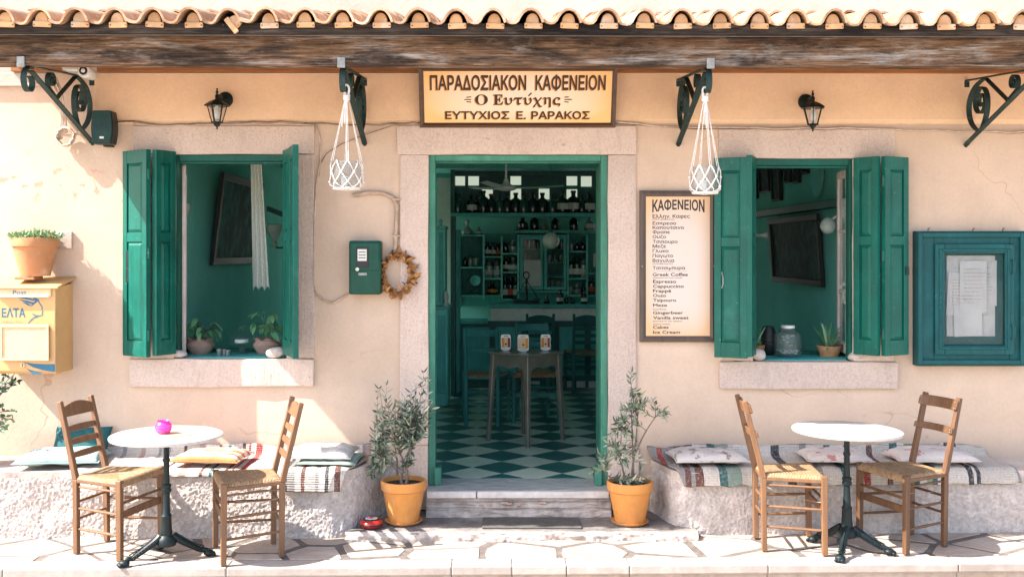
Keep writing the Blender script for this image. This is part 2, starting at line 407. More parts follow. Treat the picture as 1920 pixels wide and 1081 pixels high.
def rush():
    t = NT('rush_seat'); co = t.coord(rnd=False); s = t.n('ShaderNodeSeparateXYZ'); t.l(co, s.inputs[0])
    ax = t.math('ABSOLUTE', s.outputs[0]); ay = t.math('ABSOLUTE', s.outputs[1])
    sel = t.math('GREATER_THAN', t.math('MULTIPLY', ax, 1.15), ay)
    u = t.mix(sel, t.n('ShaderNodeCombineColor').outputs[0], (0, 0, 0))
    # strands run out from the middle towards each rail
    um = t.n('ShaderNodeMix', data_type='FLOAT'); t.l(sel, um.inputs[0]); t.l(s.outputs[0], um.inputs[2]); t.l(s.outputs[1], um.inputs[3])
    w = t.math('SINE', t.math('MULTIPLY', t.math('ADD', um.outputs[0], t.math('MULTIPLY', t.noise(9, co, 3), .006)), 2 * pi / .0085))
    nz = t.noise(40, co, 5)
    col = t.ramp(t.math('ADD', t.math('MULTIPLY', w, .25), nz), [(.25, (.14, .07, .03)), (.5, (.36, .20, .09)), (.75, (.50, .33, .18))])
    t.color(col); t.p.inputs['Roughness'].default_value = .65; t.bump(w, .8, .003); return t.m
M['rush'] = rush()
def stripes(name, seq, x0, width, axis=0, weave=190):
    """woven stripes: seq of (relative width, colour) laid from x0 (object space) over width"""
    t = NT(name); co = t.coord(rnd=False); s = t.n('ShaderNodeSeparateXYZ'); t.l(co, s.inputs[0])
    w = t.math('ADD', s.outputs[axis], t.math('MULTIPLY', t.math('SUBTRACT', t.noise(7, co, 4), .5), .02))
    fr = t.math('FRACT', t.math('DIVIDE', t.math('SUBTRACT', w, x0), width))
    tot = sum(q[0] for q in seq); st = []; acc = 0
    for wd_, c_ in seq: st.append((acc / tot, c_)); acc += wd_
    col = t.ramp(fr, st, 'CONSTANT')
    pk = t.noise(95, t.coord((1, .5, .5), rnd=False), 6, .8); col = t.mix(t.ramp(pk, [(.50, (0, 0, 0)), (.60, (.55, .55, .55))]), col, (.40, .36, .33))
    ny = t.noise(60, t.coord((3, .6, .6), rnd=False), 5, .7)
    col = t.mix(.7, col, t.ramp(ny, [(.3, (.6, .57, .55)), (.62, (1.0, 1.0, 1.0))]), 'MULTIPLY')
    wv = t.math('SINE', t.math('MULTIPLY', t.math('ADD', s.outputs[1], s.outputs[2]), weave * 2))
    t.color(col); t.p.inputs['Roughness'].default_value = .95; t.p.inputs['Specular IOR Level'].default_value = .1
    t.bump(t.math('ADD', wv, t.math('MULTIPLY', ny, 2)), .6, .004); return t.m
W_, W2, K_, R_, G_, T_, BR_, PK_, GY_ = (.62, .55, .48), (.52, .46, .40), (.05, .05, .055), (.34, .06, .05), (.20, .27, .22), (.04, .12, .115), (.15, .065, .05), (.42, .28, .23), (.27, .25, .235)
M['rug_left'] = stripes('rag_rug_beige', [(14, W_), (3, GY_), (10, W2), (3, PK_), (9, W_), (2, GY_), (4, W2), (2, GY_), (9, W_), (2, K_), (8, W2), (5, PK_), (9, W_), (2, BR_), (4, W2), (2, T_), (8, W_), (2, BR_), (2, W_), (2, R_), (3, W_), (4, R_), (12, W_), (3, GY_), (10, W2)], -.66, 1.3)
M['rug_end'] = stripes('rag_rug_brown', [(5, W_), (2, K_), (4, GY_), (3, W_), (2, BR_), (5, W2), (2, GY_), (3, W_), (2, K_), (3, W_), (3, BR_), (6, W_), (2, GY_), (3, PK_), (3, W_), (3, BR_)], -.31, .62)
M['rug_right'] = stripes('rag_rug_green', [(14, GY_), (9, R_), (20, GY_), (10, BR_), (6, GY_), (14, BR_), (26, W_), (14, T_), (22, G_), (8, W2), (30, W_), (8, GY_), (26, W_), (14, K_), (34, W2), (10, GY_), (30, W_), (12, T_), (22, W_), (12, R_), (26, W_), (9, BR_), (30, W2), (14, T_), (10, W_), (9, (.26, .34, .16)), (9, T_), (50, W_), (9, K_), (5, W_), (7, K_), (60, W2)], -1.12, 2.28)
M['orange_cushion'] = None
def orange_c():
    t = NT('orange_striped_cotton'); co = t.coord(rnd=False); s = t.n('ShaderNodeSeparateXYZ'); t.l(co, s.inputs[0])
    fr = t.math('FRACT', t.math('MULTIPLY', t.math('ADD', s.outputs[1], 1.03), 1 / .085))
    base = t.ramp(fr, [(0, (.56, .14, .045)), (.38, (.58, .50, .44)), (.97, (.56, .14, .045))], 'CONSTANT')
    edge = t.math('LESS_THAN', s.outputs[0], -.155)
    base = t.mix(edge, base, (.58, .24, .13))
    sd = t.math('GREATER_THAN', t.math('ABSOLUTE', s.outputs[1]), .135)
    base = t.mix(sd, base, (.58, .17, .06))
    v = t.n('ShaderNodeTexVoronoi'); v.inputs['Scale'].default_value = 42; v.inputs['Randomness'].default_value = 0; t.l(co, v.inputs['Vector'])
    dots = t.math('MULTIPLY', t.math('LESS_THAN', v.outputs[0], .22), t.math('LESS_THAN', s.outputs[1], -.02))
    base = t.mix(dots, base, (.66, .22, .08))
    base = t.mix(.3, base, t.ramp(t.noise(60, co, 5), [(.3, (.6, .6, .6)), (.7, (1, 1, 1))]), 'MULTIPLY')
    t.color(base); t.p.inputs['Roughness'].default_value = .95; t.bump(t.noise(12, co, 6), .5, .01); return t.m
M['orange_cushion'] = orange_c()
def floral(name, bg, sp, sc=13, th=.60):
    t = NT(name); co = t.coord()
    n = t.noise(sc, co, 5, .6); n2 = t.noise(sc * .35, co, 2)
    k = t.math('MULTIPLY', t.ramp(n, [(th, (0, 0, 0)), (th + .03, (1, 1, 1))]), t.ramp(n2, [(.47, (0, 0, 0)), (.53, (1, 1, 1))]))
    col = t.mix(t.math('MULTIPLY', k, .8), bg, sp)
    col = t.mix(.3, col, t.ramp(t.noise(50, co, 5), [(.3, (.65, .65, .65)), (.7, (1, 1, 1))]), 'MULTIPLY')
    t.color(col); t.p.inputs['Roughness'].default_value = .95; t.bump(t.noise(10, co, 6), .6, .012); return t.m
M['floral_grey'] = floral('cream_floral_brown', (.50, .45, .42), (.17, .12, .10), 15, .57)
M['floral_pink'] = floral('cream_floral_pink', (.55, .48, .44), (.38, .10, .10), 15, .57)
M['blue_cushion'] = mat('pale_teal_cotton', (.30, .42, .42), (.25, .36, .36), rough=.95, scale=5, bump=.5, bs=14, bd=.01)
M['dark_cushion'] = mat('dark_teal_cotton', (.02, .10, .10), (.015, .07, .075), rough=.95, scale=5, bump=.5, bs=14, bd=.01)
M['white_cushion'] = stripes('white_cushion_cotton', [(3, (.60, .57, .54)), (1, (.50, .50, .48)), (3, (.62, .59, .56)), (1, (.52, .53, .50))], -.2, .1, 1)
M['sage_cushion'] = mat('sage_cotton', (.26, .34, .28), (.20, .27, .22), rough=.95, scale=5, bump=.5, bs=14, bd=.01)

M['leaf_olive'] = None
def leafm(name, a, b, under):
    t = NT(name); g = t.n('ShaderNodeNewGeometry'); co = t.coord()
    col = t.ramp(t.noise(9, co, 3), [(.35, a), (.65, b)])
    col = t.mix(g.outputs['Backfacing'], col, under)
    t.color(col); t.p.inputs['Roughness'].default_value = .5
    t.p.inputs['Subsurface Weight'].default_value = 0; return t.m
M['leaf_olive'] = leafm('olive_leaf', (.024, .054, .040), (.075, .115, .07), (.20, .23, .16))
M['leaf_pale'] = leafm('pale_olive_leaf', (.22, .25, .14), (.14, .19, .10), (.34, .34, .24))
M['leaf_green'] = leafm('green_leaf', (.05, .16, .06), (.10, .26, .12), (.2, .34, .2))
M['leaf_dark'] = leafm('dark_leaf', (.015, .07, .04), (.03, .11, .055), (.06, .15, .09))
M['leaf_succ'] = leafm('succulent_leaf', (.09, .26, .09), (.22, .38, .17), (.25, .36, .2))
M['dry'] = mat('dried_leaf', (.42, .20, .065), (.26, .11, .035), rough=.8, scale=20, rnd=.3)
M['bark'] = mat('bark', (.20, .16, .13), (.11, .085, .065), rough=.95, scale=18, bump=.8, bs=50, st=(3, 3, 1))
def marble():
    t = NT('white_marble'); co = t.coord()
    col = t.ramp(t.noise(5, co, 8, .6), [(.3, (.47, .445, .42)), (.7, (.39, .365, .345))])
    v = t.ramp(t.noise(2.4, co, 10, .62, 1.6), [(.485, (0, 0, 0)), (.5, (.7, .7, .7)), (.515, (0, 0, 0))]); col = t.mix(v, col, (.30, .28, .27))
    s_ = t.ramp(t.noise(13, co, 6, .7), [(.6, (0, 0, 0)), (.8, (.4, .4, .4))]); col = t.mix(s_, col, (.42, .37, .32))
    t.color(col); t.p.inputs['Roughness'].default_value = .35; return t.m
M['marble_top'] = marble()
M['paper'] = mat('paper', (.56, .545, .53), (.50, .49, .48), rough=.9, scale=4, bump=.15, bs=12)
M['rope'] = mat('cotton_rope', (.74, .69, .64), (.62, .56, .50), rough=.95, scale=60, bump=.6, bs=150)
M['ink'] = mat('dark_ink', (.035, .03, .03), rough=.7, scale=5, bump=0)
M['brown_ink'] = mat('brown_ink', (.055, .032, .022), rough=.7, scale=5, bump=0)
M['gold_ink'] = mat('gold_ink', (.62, .28, .06), rough=.7, scale=5, bump=0)
M['blue_ink'] = mat('blue_ink', (.03, .13, .21), (.025, .11, .17), rough=.6, scale=5, bump=0)
M['grey_ink'] = mat('grey_ink', (.42, .30, .22), rough=.6, scale=5, bump=0)
M['mailbox'] = mat('mailbox_yellow', (.58, .35, .145), (.52, .31, .125), rough=.5, scale=3, bump=.1, bs=20, dirt=(.48, .28, .13))
M['mail_pale'] = mat('mailbox_pale', (.66, .46, .26), (.60, .41, .23), rough=.55, scale=6, bump=.1)
M['rust'] = mat('rust', (.22, .08, .03), (.12, .045, .02), rough=.9, scale=20)
def gradient_panel(name, mid, edge, hw, hh, pw=4):  # printed gradient from the middle tone to the edge tone
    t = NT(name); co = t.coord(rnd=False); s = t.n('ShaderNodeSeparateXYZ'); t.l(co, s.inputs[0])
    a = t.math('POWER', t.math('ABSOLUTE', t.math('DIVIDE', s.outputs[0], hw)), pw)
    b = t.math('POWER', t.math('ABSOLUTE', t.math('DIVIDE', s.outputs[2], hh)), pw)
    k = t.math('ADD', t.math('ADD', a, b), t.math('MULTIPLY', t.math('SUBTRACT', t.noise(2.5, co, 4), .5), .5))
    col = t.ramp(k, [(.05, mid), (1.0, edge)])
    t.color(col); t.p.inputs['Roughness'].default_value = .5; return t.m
M['sign_panel'] = gradient_panel('sign_panel_print', (.80, .63, .49), (.76, .45, .17), .63, .185, 3)
M['menu_panel'] = gradient_panel('menu_panel_print', (.60, .49, .42), (.62, .38, .20), .235, .47, 4)
M['glass'] = glass('window_glass', (.06, .10, .095), .03, .86)
M['vessel'] = glass('clear_vessel', (.20, .22, .21), .06, .84)
M['pink_glass'] = glass('pink_glass', (.85, .05, .42), .12, .2)
M['bulb'] = mat('bulb_white', (.8, .78, .75), rough=.3, bump=0)
# interior
M['in_wall'] = plaster('interior_wall_paint', (.22, .66, .57), (.19, .60, .52), (.14, .48, .42))
M['in_wall_pale'] = plaster('interior_pale_paint', (.62, .66, .60), (.55, .60, .54), (.40, .46, .42))
M['in_chair'] = paint('teal_chair_paint', (.03, .19, .17), .45)
M['in_ceiling'] = mat('ceiling_board', (.18, .64, .55), (.15, .56, .48), rough=.5, scale=3, st=(1, .3, 1))
M['in_wood'] = paint('teal_joinery', (.08, .42, .375), .45)
M['in_wood_light'] = paint('teal_joinery_light', (.16, .60, .53), .45)
M['in_dark'] = paint('dark_joinery', (.02, .11, .10), .4)
M['in_cream'] = mat('bar_cream_panel', (.78, .77, .68), (.70, .70, .62), rough=.7)
M['tile_light'] = mat('floor_tile_light', (.62, .66, .52), (.54, .58, .46), rough=.35, scale=3, bs=60, bump=.1, rnd=.08)
M['tile_dark'] = mat('floor_tile_dark', (.035, .15, .135), (.025, .12, .105), rough=.3, scale=3, bs=60, bump=.1, rnd=.12)
M['table_wood'] = mat('waxed_table_wood', (.17, .165, .125), (.12, .12, .095), rough=.28, scale=9, bump=.15, bs=60, coat=.3)
M['bottle_dark'] = mat('dark_bottle', (.006, .018, .016), rough=.12, scale=3, bump=0, spec=.7)
M['bottle_green'] = mat('green_bottle', (.012, .075, .05), rough=.12, scale=3, bump=0, spec=.7)
M['bottle_clear'] = mat('clear_bottle', (.22, .30, .27), rough=.1, scale=3, bump=0, spec=.8)
M['lab_white'] = mat('bottle_label', (.66, .66, .6), rough=.8, bump=0)
M['lab_red'] = mat('red_label', (.55, .10, .05), rough=.8, bump=0)
M['lab_orange'] = mat('orange_label', (.72, .30, .05), rough=.7, bump=0)
M['lab_maroon'] = mat('maroon_label', (.28, .05, .03), rough=.7, bump=0)
M['white_gloss'] = mat('white_enamel', (.74, .74, .70), rough=.25, bump=0)
M['opal'] = mat('opal_glass', (.52, .62, .55), rough=.2, bump=0)
M['speaker'] = mat('speaker_cloth', (.010, .045, .042), (.006, .03, .028), rough=.8, scale=20, bs=200, bump=.6)
M['rubber'] = mat('rubber_mat', (.10, .088, .078), (.075, .066, .058), rough=.95, scale=30, bs=120, bump=.8)
M['canvas'] = mat('dark_picture', (.02, .16, .155), (.006, .04, .04), rough=.75, scale=7, bump=.05, hi=.55)
M['photo_print'] = mat('old_print', (.03, .075, .07), (.004, .010, .010), rough=.7, scale=12, bump=0)
M['lace'] = mat('lace_curtain', (.85, .88, .80), (.70, .76, .70), rough=.95, scale=60, bs=120, bump=.6)
M['tin_red'] = mat('red_tin', (.50, .03, .02), rough=.3, bump=0)
M['tin_dark'] = mat('dark_tin', (.012, .014, .014), rough=.5, bump=0)
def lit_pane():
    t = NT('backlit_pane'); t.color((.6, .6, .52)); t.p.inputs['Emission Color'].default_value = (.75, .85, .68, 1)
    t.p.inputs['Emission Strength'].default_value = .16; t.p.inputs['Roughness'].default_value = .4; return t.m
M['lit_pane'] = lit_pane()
M['clay'] = mat('grey_clay_pot', (.40, .26, .20), (.32, .21, .17), rough=.85, scale=9, bump=.4, bs=50)

# ------------------------------------------------------------------ lettering (flat print built as thin faces)
def glyph_loops(text):
    c = bpy.data.curves.new('t', 'FONT'); c.body = text; c.fill_mode = 'NONE'; c.resolution_u = 3
    o = bpy.data.objects.new('t', c); COL.objects.link(o)
    dg = bpy.context.evaluated_depsgraph_get(); dg.update()
    me = bpy.data.meshes.new_from_object(o.evaluated_get(dg))
    adj = {}
    for e in me.edges:
        a, b = e.vertices; adj.setdefault(a, []).append(b); adj.setdefault(b, []).append(a)
    seen = set(); loops = []
    for v0 in range(len(me.vertices)):
        if v0 in seen or v0 not in adj: continue
        lp = [v0]; seen.add(v0); cur = v0
        nxt = [k for k in adj[v0] if k == v0 + 1] or adj[v0]
        cur = nxt[0]
        while cur not in seen:
            lp.append(cur); seen.add(cur)
            n2 = [k for k in adj[cur] if k not in seen]
            if not n2: break
            cur = n2[0]
        if len(lp) > 2: loops.append([Vector(me.vertices[i].co[:2]) for i in lp])
    bpy.data.objects.remove(o); bpy.data.curves.remove(c); bpy.data.meshes.remove(me)
    return loops
def area(lp): return .5 * sum(lp[i - 1].x * lp[i].y - lp[i].x * lp[i - 1].y for i in range(len(lp)))
def inside(p, lp):
    r = False
    for i in range(len(lp)):
        a, b = lp[i - 1], lp[i]
        if (a.y > p.y) != (b.y > p.y) and p.x < (b.x - a.x) * (p.y - a.y) / (b.y - a.y) + a.x: r = not r
    return r
def fatten(lp, d):
    n = len(lp); out = []
    for i in range(n):
        e1 = (lp[i] - lp[i - 1]); e2 = (lp[(i + 1) % n] - lp[i])
        if e1.length < 1e-6 or e2.length < 1e-6: out.append(lp[i].copy()); continue
        n1 = Vector((e1.y, -e1.x)).normalized(); n2 = Vector((e2.y, -e2.x)).normalized()
        m = n1 + n2
        if m.length < .3: out.append(lp[i] + n1 * d); continue
        m.normalize(); out.append(lp[i] + m * d / max(.5, m.dot(n1)))
    return out
CAPH = .729
def winding(p, loops):
    w = 0
    for lp in loops:
        for i in range(len(lp)):
            u, v = lp[i - 1], lp[i]
            if u.y <= p.y < v.y and (v.x - u.x) * (p.y - u.y) - (p.x - u.x) * (v.y - u.y) > 0: w += 1
            elif v.y <= p.y < u.y and (v.x - u.x) * (p.y - u.y) - (p.x - u.x) * (v.y - u.y) < 0: w -= 1
    return w
GL = {}
def glyph_mesh(text, bold):
    if (text, bold) in GL: return GL[text, bold]
    loops = [l for l in glyph_loops(text) if abs(area(l)) > 1e-7]; out = []
    for l in loops:
        lp = [p for i, p in enumerate(l) if (p - l[i - 1]).length > 1e-5]
        if bold:
            hole = any(o is not l and area(o) * area(l) < 0 and abs(area(o)) > abs(area(l)) and inside(l[0], o) for o in loops)
            s = (1 if area(l) > 0 else -1) * (-1 if hole else 1); lp = fatten(lp, bold * s)
        out.append(lp)
    # gather overlapping outlines glyph by glyph
    boxes = [(min(p.x for p in l), max(p.x for p in l)) for l in out]; order = sorted(range(len(out)), key=lambda i: boxes[i][0]); groups = []
    for i in order:
        if groups and boxes[i][0] < groups[-1][1] - 1e-4: groups[-1][0].append(out[i]); groups[-1][1] = max(groups[-1][1], boxes[i][1])
        else: groups.append([[out[i]], boxes[i][1]])
    V, T = [], []
    for ls, _ in groups:
        pts, eds = [], []
        for lp in ls:
            n = len(pts); pts += lp; eds += [(n + i, n + (i + 1) % len(lp)) for i in range(len(lp))]
        vs, es, fs, *_r = geometry.delaunay_2d_cdt([Vector(p) for p in pts], eds, [], 0, 1e-6)
        n = len(V); V += [Vector(v) for v in vs]
        for f in fs:
            m = (vs[f[0]] + vs[f[1]] + vs[f[2]]) / 3
            if winding(m, ls) != 0: T.append(tuple(n + k for k in f))
    GL[text, bold] = (V, T); return V, T
CAPH = .729
def letters(text, x0, x1, ytop, ybase, out, matl, parent, name='lettering', bold=0, dx=0, dy=0, warp=None, dz=0):
    """text fitted between measured marks of the board it is printed on; returns one mesh"""
    V, T = glyph_mesh(text, bold); used = {i for t in T for i in t}
    xs = [V[i].x for i in used]; mn, mx = min(xs), max(xs)
    wx0, wx1 = X(x0, out), X(x1, out); zb, zt = Z(ybase, out), Z(ytop, out)
    fx = (wx1 - wx0) / (mx - mn); fz = (zt - zb) / CAPH; b = B(); vs = []
    for p in V:
        wz = p.y * fz if not warp else warp((p.x - mn) / (mx - mn), p.y / CAPH) * (zt - zb)
        vs.append((wx0 + (p.x - mn) * fx + dx, -out - .0006 - dz, zb + wz + dy))
    b.add(vs, T); return b.build(name, matl, parent, fix=False)
# ================================================================== SETTING: ground
g = B(); g.add([(-60, -60, -.135), (60, -60, -.135), (60, 60, -.135), (-60, 60, -.135)], [(0, 1, 2, 3)])
structure(g.build('street', M['street']))
def kf(x): return -1.0 - .0 + (x + 2.8) * .021          # the kerb runs slightly askew of the wall
terr = B(); terr.prism([(-7, .2), (-7, kf(-7)), (7, kf(7)), (7, .2)], (0, 0, -.03), (1, 0, 0), (0, 1, 0), (0, 0, .0265))
terrace = structure(terr.build('terrace', M['mortar']))
def clip(poly, p, n):
    out = []
    for i in range(len(poly)):
        a, b = poly[i - 1], poly[i]; da = (a - p).dot(n); db = (b - p).dot(n)
        if (da <= 0) != (db <= 0): out.append(a + (b - a) * (da / (da - db)))
        if db <= 0: out.append(b)
    return out
rp = random.Random(21); seeds = []
for k in range(4000):
    c = Vector((rp.uniform(-4.6, 4.8), rp.uniform(-1.08, -.2)))
    if all(Vector((c.x-q.x, (c.y-q.y)*1.25)).length > .34 for q in seeds): seeds.append(c)
for c in seeds:
    lo, hi = kf(c.x - .5), -.30
    poly = [Vector((c.x - .8, hi)), Vector((c.x - .8, kf(c.x - .8) + .012)), Vector((c.x + .8, kf(c.x + .8) + .012)), Vector((c.x + .8, hi))]
    for q in seeds:
        if q is c or (q - c).length > 1.4: continue
        n = (q - c).normalized(); poly = clip(poly, (c + q) / 2 - n * rp.uniform(.009, .024), n)
        if len(poly) < 3: break
    if len(poly) < 3: continue
    m = sum(poly, Vector((0, 0))) / len(poly); rough = []
    for i in range(len(poly)):                                    # broken, slightly uneven edges
        a, b = poly[i - 1], poly[i]; L = (b - a).length; k = max(1, int(L / .07))
        for j in range(k):
            p = a + (b - a) * (j / k)
            if j == 0: p = p + (m - p).normalized() * .010
            else: p = p + (m - p).normalized() * rp.uniform(0, .009)
            rough.append(p)
    if max(p.y for p in rough) < -.3 or True:
        top = rp.uniform(-.0015, .002); b = B()
        b.prism([(p.x - m.x, p.y - m.y) for p in rough], (m.x, m.y, -.02), (1, 0, 0), (0, 1, 0), (0, 0, .02 + top))
        o = link_mesh('paving_stone', b.mesh('paving_stone', M['paving'], Vector((m.x, m.y, 0)), bevel=.003), terrace)
        o.location = (m.x, m.y, 0)
kerb_edges = [-4.6]
for px in (-330, 20, 430, 847, 960, 1062, 1180, 1440, 1800, 2150): kerb_edges.append(X(px, 1.05))
kb = structure(box('kerb', M['kerbface'], None, -7, 7, -.9, -.86, -.14, -.03))
for a, c in zip(kerb_edges, kerb_edges[1:]):
    b = B(); e = .0012
    b.prism([(a + e, kf(a)), (a + e, kf(a) - .15), (c - e, kf(c) - .15), (c - e, kf(c))], (0, 0, -.05), (1, 0, 0), (0, 1, 0), (0, 0, .053 + random.uniform(-.002, .002)))
    b.build('kerb_slab', M['kerb'], kb, bevel=.008, seg=2)
    b = B(); b.prism([(a + e, kf(a)), (a + e, kf(a) - .125), (c - e, kf(c) - .125), (c - e, kf(c))], (0, 0, -.14), (1, 0, 0), (0, 1, 0), (0, 0, .089))
    b.build('kerb_riser', M['kerbface'], kb, bevel=.004)

# ================================================================== BUILDING
cafe = thing('cafe_building', 'peach plastered cafe front with green door and stone window surrounds', 'building', (0, 0, 0))
def wall_open(x0, x1, z0, z1, y0, y1, holes):
    xs = sorted({x0, x1} | {h[0] for h in holes} | {h[1] for h in holes}); zs = sorted({z0, z1} | {h[2] for h in holes} | {h[3] for h in holes})
    void = lambda i, j: i < 0 or j < 0 or i >= len(xs) - 1 or j >= len(zs) - 1 or any(
        h[0] <= (xs[i] + xs[i+1]) / 2 <= h[1] and h[2] <= (zs[j] + zs[j+1]) / 2 <= h[3] for h in holes)
    b = B()
    for i in range(len(xs) - 1):
        for j in range(len(zs) - 1):
            if void(i, j): continue
            a, c, d, e = xs[i], xs[i+1], zs[j], zs[j+1]
            b.add([(a,y0,d),(c,y0,d),(c,y0,e),(a,y0,e)], [(0,1,2,3)]); b.add([(a,y1,d),(c,y1,d),(c,y1,e),(a,y1,e)], [(3,2,1,0)])
            if void(i-1, j): b.add([(a,y0,d),(a,y1,d),(a,y1,e),(a,y0,e)], [(3,2,1,0)])
            if void(i+1, j): b.add([(c,y0,d),(c,y1,d),(c,y1,e),(c,y0,e)], [(0,1,2,3)])
            if void(i, j-1): b.add([(a,y0,d),(c,y0,d),(c,y1,d),(a,y1,d)], [(3,2,1,0)])
            if void(i, j+1): b.add([(a,y0,e),(c,y0,e),(c,y1,e),(a,y1,e)], [(0,1,2,3)])
    return b
LW = (X(328), X(537), Z(672), Z(289)); RW = (X(1412), X(1600), Z(677), Z(297)); DR = (X(803), X(1140), .05, Z(290))
e = .012
wall_open(-9, 9, -.1, 2.95, 0, .45, [(LW[0]-.13, LW[1]+.13, LW[2]-e, LW[3]+e), (RW[0]-.13, RW[1]+.13, RW[2]-e, RW[3]+e), (DR[0]-.09, DR[1]+.09, -.1, DR[3]+e)]).build('wall', M['wall'], cafe)
box('upper_wall', M['pale'], cafe, -9, 9, -.004, .45, 2.9505, 6.5)
bb = B(); bx0 = X(177)
def frz(u, v):
    x = bx0 + (9 - bx0) * u; z = 2.612 + .006 * noise.noise(Vector((x * 3, 0, 0))) + .004 * noise.noise(Vector((x * 14, 3, 0)))
    return (x, -.014 - .002 * (v > .01) if v > 0 else -.001, z if v < .02 else z + (2.9475 - z) * v)
bb.grid(frz, 220, 12)
bb.add([(bx0, -.0161, 2.61), (bx0, 0, 2.61), (bx0, 0, 2.9475), (bx0, -.0161, 2.9475)], [(0, 1, 2, 3)])
bb.build('frieze', M['band'], cafe, fix=False)
b = B(); b.box(-9, X(100), -.03, 0, Z(163), Z(157)); b.box(-9, X(96), -.014, 0, Z(157), 2.95); b.build('ledge', M['pale'], cafe, bevel=.004)

def block(name, m, parent, x0, x1, y0, y1, z0, z1, amp=.003, bev=.008, seed=0):
    """a hewn stone block with slightly wandering faces"""
    b = B(); nx = max(2, int((x1 - x0) / .05)); nz = max(2, int((z1 - z0) / .05))
    b.box(x0, x1, y0, y1, z0, z1); me = b.mesh(name, m, OFF[parent.name], bevel=bev, seg=2)
    bm = bmesh.new(); bm.from_mesh(me)
    big = [f for f in bm.faces if f.calc_area() > .01]
    bmesh.ops.subdivide_edges(bm, edges=[e for e in bm.edges if e.calc_length() > .09], cuts=6, use_grid_fill=True)
    for v in bm.verts:
        c = v.co; n = noise.noise_vector(Vector((c.x * 7 + seed, c.y * 7, c.z * 7)))
        v.co = c + Vector((n.x, n.y, n.z)) * amp * 2
    bm.to_mesh(me); bm.free()
    return link_mesh(name, me, parent)
W1 = structure  # (no-op marker kept short)
# left window surround
def surround(px0, px1, py0, pyt, opn, sillpx, sillpy, seed):
    x0, x1 = X(px0), X(px1)
    block('lintel', M['stone'], cafe, x0, x1, -.016, .44, opn[3], Z(py0), seed=seed)
    block('jamb_stone', M['stone'], cafe, x0 + .004, opn[0], -.013, .13, opn[2] + .002, opn[3] - .002, seed=seed + 3)
    block('jamb_stone', M['stone'], cafe, opn[1], x1 - .004, -.013, .13, opn[2] + .002, opn[3] - .002, seed=seed + 5)
    block('sill_stone', M['stone'], cafe, X(sillpx[0]), X(sillpx[1]), -.028, .44, Z(sillpy), opn[2], seed=seed + 9, amp=.004)
surround(248, 591, 236, 289, LW, (244, 589), 724, 1)
surround(1347, 1677, 241, 297, RW, (1348, 1681), 728, 20)
block('door_lintel', M['stone'], cafe, X(745), X(1193), -.02, .44, DR[3], Z(236), seed=31)
for k, (a, c) in enumerate(((750, 803), (1140, 1193))):
    block('jamb_stone', M['stone'], cafe, X(a), X(c), -.015, .3, .482, DR[3] - .002, seed=40 + k)
    block('jamb_stone', M['stone'], cafe, X(a) - .015 * (k == 0), X(c) + .015 * k, -.019, .3, .05, .479, seed=50 + k)

# step, riser and threshold
plinth = B(); pl_ = [(-.60, 0), (-.93, -.50), (-.93, -.555), (-.2, -.56), (.5, -.552), (1.22, -.555), (1.25, -.50), (1.05, 0)]
plinth.prism([(x, y) for x, y in pl_], (0, 0, -.02), (1, 0, 0), (0, 1, 0), (0, 0, .066))
doorstep = thing('doorstep', 'grey cement doorstep with crumbling edge below the marble threshold', 'step', (.14, -.3, 0))
plinth.build('base', M['cement'], doorstep, bevel=.006, seg=2)
def rough_edge(u, v):
    x = -.93 + 2.16 * u; t = v * pi / 2
    d = .014 * noise.fractal(Vector((x * 9, v * 2, 3)), 1, 2, 5) + .006 * noise.noise(Vector((x * 40, v * 5, 1)))
    return (x, -.548 - .026 * sin(t) - d * (.3 + v), .0515 - .006 * (1 - cos(t)) * 1 - .05 * v * v + d * .4)
eb = B(); eb.grid(rough_edge, 260, 8); eb.build('worn_edge', M['edge'], doorstep, smooth=True, fix=False)
def riser(u, v):
    x = -.46 + 1.20 * u; z = .046 + .118 * v
    lay = .016 * (abs(v - .42) < .05) + .012 * (abs(v - .80) < .04)
    d = .012 * noise.fractal(Vector((x * 7, z * 30, 0)), 1, 2, 5) + (.02 * max(0, noise.noise(Vector((x * 5, z * 22, 9)))) )
    return (x, -.150 - .035 * (1 - v) + lay + d, z)
rb = B(); rb.grid(riser, 240, 26); rb.build('riser', M['edge'], doorstep, smooth=True, fix=False)
box('riser_core', M['cement'], doorstep, -.45, .73, -.118, .28, .05, .163)
for a, c in ((800, 893), (895, 1142)):
    box('marble_nosing', M['marble_edge'], doorstep, X(a, .16), X(c, .16), -.172, -.14, .166, .2085, bevel=.004)
box('marble_threshold', M['marble_grey'], doorstep, -.46, .741, -.1395, .235, .166, .21, bevel=.003)
rr = random.Random(4)
for px in (898, 912, 938, 950, 968, 1010):                                  # pieces of brick showing in the broken render
    x = X(px, .16); w = rr.uniform(.03, .055); z0 = rr.uniform(.112, .128)
    b = B().box(x, x + w, -.168, -.13, z0, z0 + rr.uniform(.010, .018)); b.build('brick', M['dirty_brick'], doorstep, bevel=.004)
tag(box('doormat', M['rubber'], None, X(905, .22), X(1087, .3), -.47, -.22, .0475, .058, bevel=.003, org=(.2, -.35, .0475)), 'dark ribbed doormat lying on the cement step', 'doormat')

